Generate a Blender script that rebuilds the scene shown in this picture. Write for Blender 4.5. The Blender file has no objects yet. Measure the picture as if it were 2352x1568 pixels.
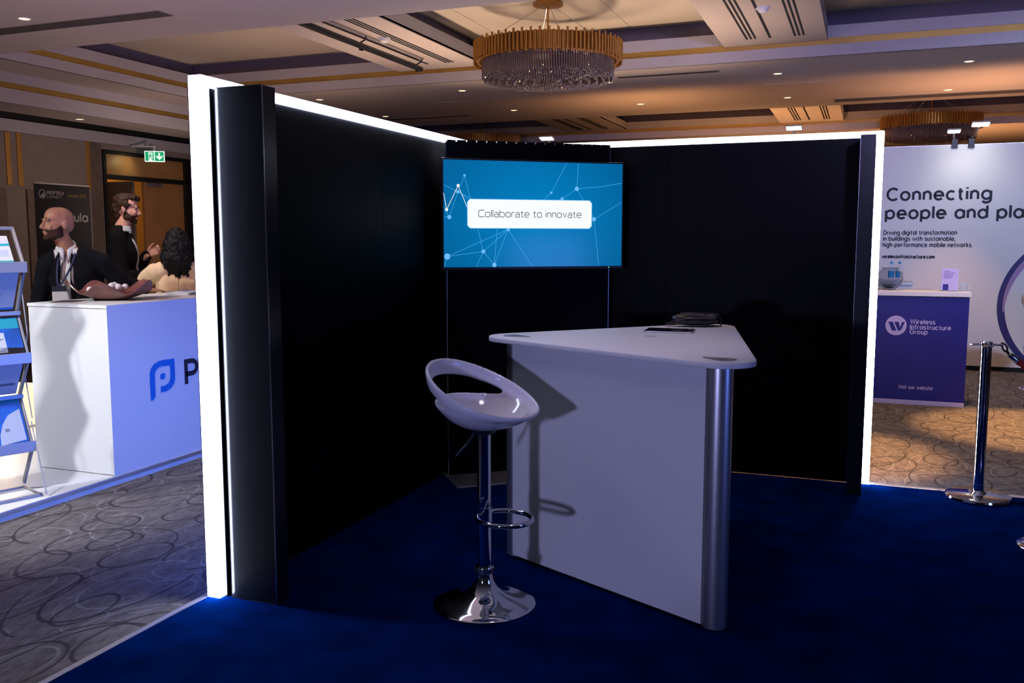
import bpy, bmesh, math, random
from mathutils import Vector, Matrix, noise as mnoise
R = math.radians
random.seed(7)
SC = bpy.context.scene
COL = SC.collection

# ------------------------------------------------------------------ camera
TH = 21.2
cam_d = bpy.data.cameras.new('camera')
cam = bpy.data.objects.new('camera', cam_d); COL.objects.link(cam)
cam.location = (0, 0, 1.6)
cam.rotation_euler = (R(90 - 6.361), 0, R(TH))
cam_d.sensor_width = 36; cam_d.lens = 36 * 2090 / 2352
cam_d.clip_start = .05; cam_d.clip_end = 120
SC.camera = cam

# ------------------------------------------------------------------ world / exposure
SC.view_settings.view_transform = 'Standard'
SC.view_settings.look = 'None'
SC.view_settings.gamma = 1
SC.view_settings.use_curve_mapping = False
SC.view_settings.exposure = 0.0
W = bpy.data.worlds.new('hall'); SC.world = W; W.use_nodes = True
W.node_tree.nodes['Background'].inputs[0].default_value = (.55, .48, .72, 1)
W.node_tree.nodes['Background'].inputs[1].default_value = .012
SC.cycles.max_bounces = 5
SC.cycles.diffuse_bounces = 2
SC.cycles.glossy_bounces = 3
SC.cycles.transmission_bounces = 5
SC.cycles.adaptive_threshold = .03
SC.cycles.use_light_tree = False
SC.cycles.sample_clamp_indirect = 4
SC.cycles.caustics_reflective = False
SC.cycles.caustics_refractive = False

# ------------------------------------------------------------------ lamps inferred from the light, plus unseen fill spots added to brighten surfaces
def lamp(name, kind, loc, target, power, color, size=.1, angle=60, blend=.5):
    l = bpy.data.lights.new(name, kind); l.energy = power; l.color = color
    if kind == 'AREA':
        l.shape = 'RECTANGLE'; l.size = size if not isinstance(size, tuple) else size[0]
        l.size_y = size if not isinstance(size, tuple) else size[1]
    else:
        l.shadow_soft_size = size
    if kind == 'SPOT':
        l.spot_size = R(angle); l.spot_blend = blend
    o = bpy.data.objects.new(name, l); COL.objects.link(o); o.location = loc
    d = Vector(target) - Vector(loc)
    o.rotation_euler = d.to_track_quat('-Z', 'Y').to_euler()
    return o
PURP = (.78, .62, 1.0); WARM = (1.0, .56, .26); BLUE = (.16, .26, 1.0)
lamp('booth_downlight', 'SPOT', (-.9, 3.5, 3.57), (-1.08, 4.2, 1.1), 60, (.84, .66, 1.0), .12, 44, .8)
lamp('opposite_stand_flood', 'SPOT', (-1.95, -1.6, 1.25), (-1.2, 4.0, .85), 300, (.47, .48, 1.0), .12, 31, .7)
lamp('right_stand_blue', 'AREA', (3.4, 2.6, 1.1), (-.6, 4.0, 1.0), 20, BLUE, (1.0, 1.0))
lamp('stand_flood_left', 'SPOT', (-6.6, 1.4, 3.5), (-5.3, 4.6, .3), 560, (.95, .97, 1.0), .15, 62, .7)
lamp('stand_flood_right', 'SPOT', (-4.15, 1.2, 3.5), (-4.95, 4.3, .0), 700, (.95, .97, 1.0), .15, 40, .7)
lamp('stand_fill', 'SPOT', (-5.7, 5.6, 3.57), (-5.9, 6.4, 1), 170, (1.0, .86, .74), .05, 62, .8)  # unseen spot added to brighten the people behind the counter
lamp('ceiling_fill_near', 'SPOT', (-4.6, 3.0, 2.3), (-4.4, 5.0, 3.9), 260, (1.0, .58, .55), .3, 165, 1)  # added unseen spot, fills the near ceiling with light
lamp('coffer_fill', 'SPOT', (-4.35, 9.6, 1.3), (-4.0, 9.4, 4.1), 250, (1.0, .70, .50), .3, 100, 1)  # unseen pair of fills added to brighten the chandelier coffer
lamp('coffer_fill', 'SPOT', (-2.1, 9.6, 1.3), (-2.4, 9.4, 4.1), 250, (1.0, .70, .50), .3, 100, 1)
lamp('coffer_fill_left', 'SPOT', (-6.6, 9.6, 1.7), (-7.2, 9.2, 3.9), 85, (1.0, .66, .50), .3, 165, 1)  # unseen fill added to light the left coffer
lamp('soffit_fill_far', 'SPOT', (-3.0, 12.9, 2.2), (-3.0, 13.4, 3.9), 75, (1.0, .48, .20), .3, 168, 1)  # added fill without a fixture, lights the far soffit
lamp('soffit_fill_far_right', 'SPOT', (1.4, 13.2, 2.0), (1.3, 13.1, 3.9), 145, (1.0, .50, .28), .3, 168, 1)  # same kind of added fill, right part of the far soffit
lamp('rear_ceiling_fill', 'SPOT', (-2.0, 16.4, 1.5), (-2.0, 16.8, 4), 260, (1.0, .48, .2), .3, 130, 1)  # unseen fills added to warm the rear ceiling
lamp('rear_ceiling_fill', 'SPOT', (1.6, 18.2, 1.4), (1.4, 18.4, 4), 260, (1.0, .45, .18), .3, 140, 1)
lamp('fascia_fill', 'SPOT', (1.2, 1.6, 2.9), (-.6, 10.8, 3.8), 900, (.50, .45, 1.0), .2, 50, .9)  # added unseen spot, tints the coffer fascia purple
lamp('graphic_wall_fill', 'SPOT', (3.2, 6.6, 3.5), (1.2, 12.6, 1.2), 640, (.50, .62, 1.0), .2, 60, .9)  # added unseen spot, bluish fill on the white graphic wall
lamp('wall_fill_left', 'SPOT', (-7.3, 10.2, 1.9), (-11, 11.2, 2.3), 95, (1.0, .72, .62), .2, 110, .9)  # added hidden spot, lifts the brightness of the left wall

# ------------------------------------------------------------------ helpers
class MB:
    def __init__(s): s.v = []; s.f = []
    def add(s, v, f, m=None):
        o = len(s.v)
        s.v += [tuple(m @ Vector(p)) if m else tuple(p) for p in v]
        s.f += [tuple(i + o for i in q) for q in f]
        return s
    def box(s, c, d, m=None):
        x, y, z = (k / 2 for k in d); a, b, e = c
        v = [(a+i*x, b+j*y, e+k*z) for i in (-1, 1) for j in (-1, 1) for k in (-1, 1)]
        return s.add(v, [(0,1,3,2),(4,6,7,5),(0,4,5,1),(2,3,7,6),(0,2,6,4),(1,5,7,3)], m)
    def bb(s, x0, x1, y0, y1, z0, z1): return s.box(((x0+x1)/2, (y0+y1)/2, (z0+z1)/2), (abs(x1-x0), abs(y1-y0), abs(z1-z0)))
    def prism(s, poly, z0, z1, m=None):
        n = len(poly)
        v = [(x, y, z0) for x, y in poly] + [(x, y, z1) for x, y in poly]
        f = [tuple(range(n))[::-1], tuple(range(n, 2*n))] + [(i, (i+1) % n, n+(i+1) % n, n+i) for i in range(n)]
        return s.add(v, f, m)
    def lathe(s, prof, n=24, m=None, cap=True):
        v = [(r*math.cos(2*math.pi*k/n), r*math.sin(2*math.pi*k/n), z) for r, z in prof for k in range(n)]
        f = []
        for i in range(len(prof)-1):
            for k in range(n):
                f.append((i*n+k, i*n+(k+1) % n, (i+1)*n+(k+1) % n, (i+1)*n+k))
        if cap:
            if prof[0][0] > 1e-5: f.append(tuple(range(n))[::-1])
            if prof[-1][0] > 1e-5: f.append(tuple((len(prof)-1)*n+k for k in range(n)))
        return s.add(v, f, m)
    def tube(s, pts, r, n=8, closed=False, m=None):
        P = [Vector(p) for p in pts]; N = len(P); v = []; f = []
        rr = r if isinstance(r, (list, tuple)) else [r]*N
        up = None
        for i in range(N):
            if closed: t = P[(i+1) % N] - P[i-1]
            else: t = P[min(i+1, N-1)] - P[max(i-1, 0)]
            t.normalize()
            if up is None:
                up = Vector((0, 0, 1)) if abs(t.z) < .9 else Vector((1, 0, 0))
            a = t.cross(up).normalized(); b = a.cross(t).normalized(); up = b
            for k in range(n):
                q = 2*math.pi*k/n
                v.append(P[i] + (a*math.cos(q) + b*math.sin(q))*rr[i])
        for i in range(N if closed else N-1):
            j = (i+1) % N
            for k in range(n):
                f.append((i*n+k, i*n+(k+1) % n, j*n+(k+1) % n, j*n+k))
        if not closed:
            f.append(tuple(range(n))[::-1]); f.append(tuple((N-1)*n+k for k in range(n)))
        return s.add(v, f, m)
    def ell(s, c, r, m=None, nu=16, nv=10):
        v = [(c[0], c[1], c[2]-r[2])]; f = []
        for i in range(1, nv):
            a = -math.pi/2 + math.pi*i/nv
            for k in range(nu):
                b = 2*math.pi*k/nu
                v.append((c[0]+r[0]*math.cos(a)*math.cos(b), c[1]+r[1]*math.cos(a)*math.sin(b), c[2]+r[2]*math.sin(a)))
        v.append((c[0], c[1], c[2]+r[2])); L = len(v)-1
        for k in range(nu):
            f.append((0, 1+(k+1) % nu, 1+k))
            for i in range(nv-2):
                a, b = 1+i*nu, 1+(i+1)*nu
                f.append((a+k, a+(k+1) % nu, b+(k+1) % nu, b+k))
            a = 1+(nv-2)*nu
            f.append((a+k, a+(k+1) % nu, L))
        return s.add(v, f, m)
    def limb(s, pts, rad, n=12, m=None):
        """tapered chain of overlapping closed pieces (input for a voxel union)"""
        for i in range(len(pts)-1):
            s.tube([pts[i], pts[i+1]], [rad[i], rad[i+1]], n, m=m)
        for p, r in zip(pts, rad): s.ell(p, (r, r, r), m, 12, 8)
        return s
    def mesh(s, name):
        me = bpy.data.meshes.new(name); me.from_pydata(s.v, [], s.f); me.update(); return me
    def obj(s, name, mat, parent=None, smooth=False, bevel=0, seg=2):
        me = s.mesh(name)
        bm = bmesh.new(); bm.from_mesh(me)
        bmesh.ops.recalc_face_normals(bm, faces=bm.faces)
        if bevel:
            ed = [e for e in bm.edges if len(e.link_faces) == 2 and e.calc_face_angle(0) > R(35)]
            bmesh.ops.bevel(bm, geom=ed, offset=bevel, segments=seg, affect='EDGES', profile=.5)
        bm.to_mesh(me); bm.free()
        if smooth: shade(me, 40 if smooth is True else smooth)
        return link(name, me, mat, parent)

def shade(me, ang=40):
    me.polygons.foreach_set('use_smooth', [True]*len(me.polygons))
    if ang < 180:
        bm = bmesh.new(); bm.from_mesh(me)
        for e in bm.edges:
            if len(e.link_faces) == 2 and e.calc_face_angle(0) > R(ang): e.smooth = False
        bm.to_mesh(me); bm.free()
    me.update()
def link(name, me, mat, parent=None):
    o = bpy.data.objects.new(name, me); COL.objects.link(o)
    if mat and not me.materials: me.materials.append(mat)
    if parent: o.parent = parent
    return o
def tag(o, label=None, cat=None, group=None, kind=None):
    if label: o['label'] = label
    if cat: o['category'] = cat
    if group: o['group'] = group
    if kind: o['kind'] = kind
    return o
def thing(name, label, cat, loc=(0, 0, 0), rz=0, group=None):
    o = bpy.data.objects.new(name, None); COL.objects.link(o)
    o.empty_display_size = .1
    o.location = loc; o.rotation_euler = (0, 0, R(rz))
    return tag(o, label, cat, group)
def copy_tree(o, parent=None):
    c = o.copy(); COL.objects.link(c); c.parent = parent
    for ch in list(o.children): copy_tree(ch, c)
    return c
def struct(o): o['kind'] = 'structure'; return o
def evaluated(o):
    dg = bpy.context.evaluated_depsgraph_get(); dg.update()
    me = bpy.data.meshes.new_from_object(o.evaluated_get(dg))
    return me
def bake(o):
    """replace the object's mesh by the result of its modifiers"""
    me = evaluated(o); old = o.data; o.modifiers.clear(); o.data = me
    if old.users == 0: bpy.data.meshes.remove(old)
    return o
def voxel(mb, name, mat, parent, vox=.006, smooth=4, post=None):
    o = link(name, mb.mesh(name), mat, parent)
    m = o.modifiers.new('r', 'REMESH'); m.mode = 'VOXEL'; m.voxel_size = vox
    if smooth:
        q = o.modifiers.new('s', 'SMOOTH'); q.iterations = smooth; q.factor = .5
    bake(o)
    if post:
        bm = bmesh.new(); bm.from_mesh(o.data); post(bm); bm.to_mesh(o.data); bm.free()
    o.data.polygons.foreach_set('use_smooth', [True]*len(o.data.polygons)); o.data.update()
    return o
def _arc(cx, cy, rx, ry, a0, a1, ex=2.0):
    n = max(6, int(abs(a1-a0)/11)); out = []
    for i in range(n+1):
        a = R(a0+(a1-a0)*i/n); c, q = math.cos(a), math.sin(a)
        out.append((cx+rx*math.copysign(abs(c)**(2/ex), c), cy+ry*math.copysign(abs(q)**(2/ex), q)))
    return out
def glyph(ch, ex=2.0):
    A = lambda *a: _arc(*a, ex)
    B = A(.26, .25, .26, .25, 0, 360)
    arch = lambda x, w: A(x+w, .5-.22, w, .22, 180, 0) + [(x+2*w, 0)]
    G = {
     'a': (.52, [B, [(.52, 0), (.52, .5)]]), 'b': (.52, [B, [(0, 0), (0, .74)]]), 'c': (.44, [A(.26, .25, .26, .25, 48, 312)]), 'd': (.52, [B, [(.52, 0), (.52, .74)]]),
     'e': (.52, [[(.02, .25)] + A(.26, .25, .26, .25, 0, 318)]), 'f': (.27, [[(.12, 0)] + A(.27, .58, .15, .16, 180, 85), [(0, .48), (.27, .48)]]),
     'g': (.52, [B, [(.52, .5)] + A(.26, -.02, .26, .2, 0, -150)]), 'h': (.42, [[(0, 0), (0, .74)], arch(0, .21)]), 'i': (.0, [[(0, 0), (0, .5)], [(0, .64), (0, .73)]]),
     'k': (.4, [[(0, 0), (0, .74)], [(.37, .5), (.02, .17)], [(.13, .28), (.4, 0)]]), 'l': (.0, [[(0, 0), (0, .74)]]), 'm': (.72, [[(0, 0), (0, .5)], arch(0, .18), arch(.36, .18)]),
     'n': (.42, [[(0, 0), (0, .5)], arch(0, .21)]), 'o': (.52, [B]), 'p': (.52, [B, [(0, .5), (0, -.22)]]), 'r': (.25, [[(0, 0), (0, .5)], A(.22, .28, .22, .22, 180, 78)]),
     's': (.38, [A(.19, .372, .17, .128, 35, 270) + A(.19, .122, .19, .122, 90, -145)]), 't': (.29, [[(.12, .67)] + A(.27, .15, .15, .15, 180, 275), [(0, .48), (.28, .48)]]),
     'u': (.42, [[(0, .5)] + A(.21, .22, .21, .22, 180, 360), [(.42, .5), (.42, 0)]]), 'v': (.44, [[(0, .5), (.22, 0), (.44, .5)]]), 'w': (.68, [[(0, .5), (.17, 0), (.34, .49), (.51, 0), (.68, .5)]]),
     'C': (.62, [A(.36, .36, .36, .36, 45, 315)]), 'D': (.6, [[(0, 0), (0, .72), (.24, .72)] + A(.24, .36, .36, .36, 90, -90) + [(0, 0)]]), 'W': (.92, [[(0, .72), (.23, 0), (.46, .7), (.69, 0), (.92, .72)]]),
     'I': (.0, [[(0, 0), (0, .72)]]), 'G': (.72, [A(.36, .36, .36, .36, 42, 350) + [(.72, .36), (.42, .36)]]), 'V': (.6, [[(0, .72), (.3, 0), (.6, .72)]]),
     'P': (.46, [[(0, 0), (0, .72), (.25, .72)] + A(.25, .52, .21, .2, 90, -90) + [(0, .32)]]), 'R': (.48, [[(0, 0), (0, .72), (.25, .72)] + A(.25, .52, .21, .2, 90, -90) + [(0, .32)], [(.22, .32), (.48, 0)]]),
     'O': (.72, [A(.36, .36, .36, .36, 0, 360)]), 'T': (.52, [[(0, .72), (.52, .72)], [(.26, 0), (.26, .72)]]), 'E': (.42, [[(.42, .72), (0, .72), (0, 0), (.42, 0)], [(0, .37), (.38, .37)]]),
     'H': (.54, [[(0, 0), (0, .72)], [(.54, 0), (.54, .72)], [(0, .37), (.54, .37)]]), 'N': (.56, [[(0, 0), (0, .72), (.56, 0), (.56, .72)]]),
     '2': (.42, [A(.2, .52, .2, .2, 165, -38) + [(.0, 0), (.42, 0)]]), '0': (.46, [A(.23, .36, .23, .36, 0, 360)]), '5': (.42, [[(.39, .72), (.07, .72), (.045, .40)] + A(.2, .235, .21, .235, 125, -145)]),
     '.': (.0, [[(0, -.035), (0, .06)]]), ',': (.02, [[(.03, .06), (-.02, -.13)]]), '-': (.26, [[(0, .25), (.26, .25)]]), ' ': (.16, []),
    }
    if ch == 'a' and ex > 2.5:
        return .46, [A(.23, .31, .21, .19, 150, 90) + A(.23, .31, .23, .19, 90, 0) + [(.46, 0)], [(.46, .29), (.2, .29)] + A(.2, .145, .2, .145, 90, 270) + [(.46, 0)]]
    return G[ch]
def text(name, s, mat, parent, loc, rot, width, cap, stroke, ex=2.0, gap=.17):
    """lettering cut as thin monoline shapes on a flat face"""
    x = 0; lines = []
    sc = cap/.72; sw = stroke/sc
    for ch in s:
        w, st = glyph(ch, ex)
        lines += [[(x+p[0], p[1]) for p in q] for q in st]; x += w + gap + sw*.55
    tot = max(p[0] for q in lines for p in q) - min(p[0] for q in lines for p in q)
    kx = (width-stroke)/tot; v = []; f = []
    for iq, q in enumerate(lines):
        zq = .0006 + .00003*iq
        P = [Vector((stroke/2+p[0]*kx, p[1]*sc)) for p in q]
        closed = (P[0]-P[-1]).length < 1e-6 and len(P) > 3
        if closed: P = P[:-1]
        n = len(P); base = len(v)
        for i in range(n):
            a = P[i]-P[i-1] if (i or closed) else P[1]-P[0]
            c = P[(i+1) % n]-P[i] if (i < n-1 or closed) else a
            if a.length < 1e-9: a = c
            if c.length < 1e-9: c = a
            a = a.normalized(); c = c.normalized()
            na = Vector((-a.y, a.x)); m = na + Vector((-c.y, c.x))
            m = m.normalized() if m.length > 1e-6 else na
            k = stroke/2/max(.5, m.dot(na))
            v += [tuple(P[i]+m*k)+(zq,), tuple(P[i]-m*k)+(zq,)]
        for i in range(n if closed else n-1):
            j = (i+1) % n; f.append((base+2*i, base+2*i+1, base+2*j+1, base+2*j))
    b = MB(); b.add(v, f); me = b.mesh(name)
    o = link(name, me, mat, parent); o.location = loc; o.rotation_euler = rot
    return o
def smoothpoly(pts, n=6, closed=True):
    """Catmull-Rom through 2D or 3D points"""
    P = [Vector(p) for p in pts]; N = len(P); out = []
    for i in range(N if closed else N-1):
        g = (lambda k: P[k % N]) if closed else (lambda k: P[max(0, min(N-1, k))])
        a, b, c, d = g(i-1), g(i), g(i+1), g(i+2)
        for t in [k/n for k in range(n)]:
            out.append(.5*((2*b)+(c-a)*t+(2*a-5*b+4*c-d)*t*t+(3*b-a-3*c+d)*t**3))
    if not closed: out.append(P[-1])
    return out

# ------------------------------------------------------------------ materials
def nt(name):
    m = bpy.data.materials.new(name); m.use_nodes = True
    return m, m.node_tree.nodes, m.node_tree.links, m.node_tree.nodes['Principled BSDF']
def mat(name, col, rough=.5, metal=0, bump=0, bscale=200, var=0, vscale=6, spec=.5, coat=0, trans=0, ior=1.45, alpha=1, sheen=0):
    m, N, L, b = nt(name)
    b.inputs['Base Color'].default_value = (*col, 1); b.inputs['Roughness'].default_value = rough
    b.inputs['Metallic'].default_value = metal; b.inputs['Specular IOR Level'].default_value = spec
    b.inputs['Coat Weight'].default_value = coat; b.inputs['Transmission Weight'].default_value = trans
    b.inputs['IOR'].default_value = ior; b.inputs['Alpha'].default_value = alpha
    b.inputs['Sheen Weight'].default_value = sheen
    if var or bump:
        tc = N.new('ShaderNodeTexCoord')
    if var:
        n = N.new('ShaderNodeTexNoise'); n.inputs['Scale'].default_value = vscale; n.inputs['Detail'].default_value = 4
        L.new(tc.outputs['Object'], n.inputs['Vector'])
        r = N.new('ShaderNodeValToRGB')
        r.color_ramp.elements[0].position = .3; r.color_ramp.elements[1].position = .7
        r.color_ramp.elements[0].color = (*[c*(1-var) for c in col], 1)
        r.color_ramp.elements[1].color = (*[min(1, c*(1+var)) for c in col], 1)
        L.new(n.outputs['Fac'], r.inputs['Fac']); L.new(r.outputs['Color'], b.inputs['Base Color'])
    if bump:
        n2 = N.new('ShaderNodeTexNoise'); n2.inputs['Scale'].default_value = bscale; n2.inputs['Detail'].default_value = 2
        L.new(tc.outputs['Object'], n2.inputs['Vector'])
        bp = N.new('ShaderNodeBump'); bp.inputs['Strength'].default_value = bump; bp.inputs['Distance'].default_value = .002
        L.new(n2.outputs['Fac'], bp.inputs['Height']); L.new(bp.outputs['Normal'], b.inputs['Normal'])
    return m
def emit(name, col, strength, base=(.8, .8, .8)):
    m, N, L, b = nt(name)
    if name.startswith(('screen', 'power')):
        m.cycles.emission_sampling = 'NONE'; base = (.01, .01, .012)
    b.inputs['Base Color'].default_value = (*base, 1); b.inputs['Roughness'].default_value = .4
    b.inputs['Emission Color'].default_value = (*col, 1); b.inputs['Emission Strength'].default_value = strength
    return m
def ribbed(name, col, axis, rough=.7, scale=460):
    m, N, L, b = nt(name)
    tc = N.new('ShaderNodeTexCoord'); w = N.new('ShaderNodeTexWave'); w.bands_direction = axis; w.inputs['Scale'].default_value = scale/20
    L.new(tc.outputs['Object'], w.inputs['Vector'])
    bp = N.new('ShaderNodeBump'); bp.inputs['Strength'].default_value = .4; bp.inputs['Distance'].default_value = .004
    L.new(w.outputs['Fac'], bp.inputs['Height']); L.new(bp.outputs['Normal'], b.inputs['Normal'])
    r = N.new('ShaderNodeValToRGB'); r.color_ramp.elements[0].color = (*[c*.82 for c in col], 1); r.color_ramp.elements[1].color = (*col, 1)
    L.new(w.outputs['Fac'], r.inputs['Fac']); L.new(r.outputs['Color'], b.inputs['Base Color'])
    b.inputs['Roughness'].default_value = rough
    return m
def swirl_carpet():
    m, N, L, b = nt('hotel_carpet')
    b.inputs['Roughness'].default_value = .95; b.inputs['Specular IOR Level'].default_value = .15
    tc = N.new('ShaderNodeTexCoord')
    n = N.new('ShaderNodeTexNoise'); n.inputs['Scale'].default_value = 26; n.inputs['Detail'].default_value = 6; n.inputs['Roughness'].default_value = .7
    mp = N.new('ShaderNodeMapping'); mp.inputs['Scale'].default_value = (1, .45, 1); mp.inputs['Rotation'].default_value = (0, 0, .9)
    L.new(tc.outputs['Object'], mp.inputs['Vector']); L.new(mp.outputs['Vector'], n.inputs['Vector'])
    r = N.new('ShaderNodeValToRGB'); e = r.color_ramp.elements
    e[0].position = .33; e[0].color = (.066, .060, .060, 1); e[1].position = .7; e[1].color = (.165, .152, .148, 1)
    L.new(n.outputs['Fac'], r.inputs['Fac'])
    dn = N.new('ShaderNodeTexNoise'); dn.inputs['Scale'].default_value = .9; dn.inputs['Detail'].default_value = 0; L.new(tc.outputs['Object'], dn.inputs['Vector'])
    cur = r.outputs['Color']
    def rings(sc, off, w, col, amt, dist, cur):
        mm = N.new('ShaderNodeMapping'); mm.inputs['Location'].default_value = off
        mm.inputs['Rotation'].default_value = (0, 0, off[0]); mm.inputs['Scale'].default_value = (sc, sc*.62, 0)
        ad = N.new('ShaderNodeVectorMath'); ad.operation = 'MULTIPLY_ADD'
        ad.inputs[1].default_value = (dist, dist, 0)
        L.new(dn.outputs['Color'], ad.inputs[0]); L.new(tc.outputs['Object'], ad.inputs[2])
        L.new(ad.outputs[0], mm.inputs['Vector'])
        v = N.new('ShaderNodeTexVoronoi'); v.voronoi_dimensions = '2D'; v.inputs['Scale'].default_value = 1; v.inputs['Randomness'].default_value = .85
        L.new(mm.outputs['Vector'], v.inputs['Vector'])
        sp = N.new('ShaderNodeSeparateColor'); L.new(v.outputs['Color'], sp.inputs[0])
        mr = N.new('ShaderNodeMapRange'); mr.inputs[3].default_value = .2; mr.inputs[4].default_value = .56
        L.new(sp.outputs[0], mr.inputs[0])
        s1 = N.new('ShaderNodeMath'); s1.operation = 'SUBTRACT'; L.new(v.outputs['Distance'], s1.inputs[0]); L.new(mr.outputs[0], s1.inputs[1])
        s2 = N.new('ShaderNodeMath'); s2.operation = 'ABSOLUTE'; L.new(s1.outputs[0], s2.inputs[0])
        s3 = N.new('ShaderNodeMapRange'); s3.inputs[1].default_value = w*.5*sc; s3.inputs[2].default_value = w*1.1*sc
        s3.inputs[3].default_value = amt; s3.inputs[4].default_value = 0
        L.new(s2.outputs[0], s3.inputs[0])
        mx = N.new('ShaderNodeMix'); mx.data_type = 'RGBA'
        L.new(s3.outputs[0], mx.inputs[0]); L.new(cur, mx.inputs[6]); mx.inputs[7].default_value = (*col, 1)
        return mx.outputs[2]
    cur = rings(2.1, (3.1, 1.7, 0), .006, (.24, .225, .22), .55, .1, cur)
    cur = rings(3.0, (7.7, 4.2, 0), .0045, (.24, .225, .22), .45, .1, cur)
    cur = rings(1.9, (.4, .3, 0), .0075, (.03, .026, .028), .85, .35, cur)
    cur = rings(2.6, (5.3, 8.1, 0), .007, (.03, .026, .028), .85, .26, cur)
    cur = rings(1.45, (9.2, 2.6, 0), .0065, (.035, .03, .03), .75, .4, cur)
    L.new(cur, b.inputs['Base Color'])
    n2 = N.new('ShaderNodeTexNoise'); n2.inputs['Scale'].default_value = 350
    L.new(tc.outputs['Object'], n2.inputs['Vector'])
    bp = N.new('ShaderNodeBump'); bp.inputs['Strength'].default_value = .35; bp.inputs['Distance'].default_value = .003
    L.new(n2.outputs['Fac'], bp.inputs['Height']); L.new(bp.outputs['Normal'], b.inputs['Normal'])
    return m

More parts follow.
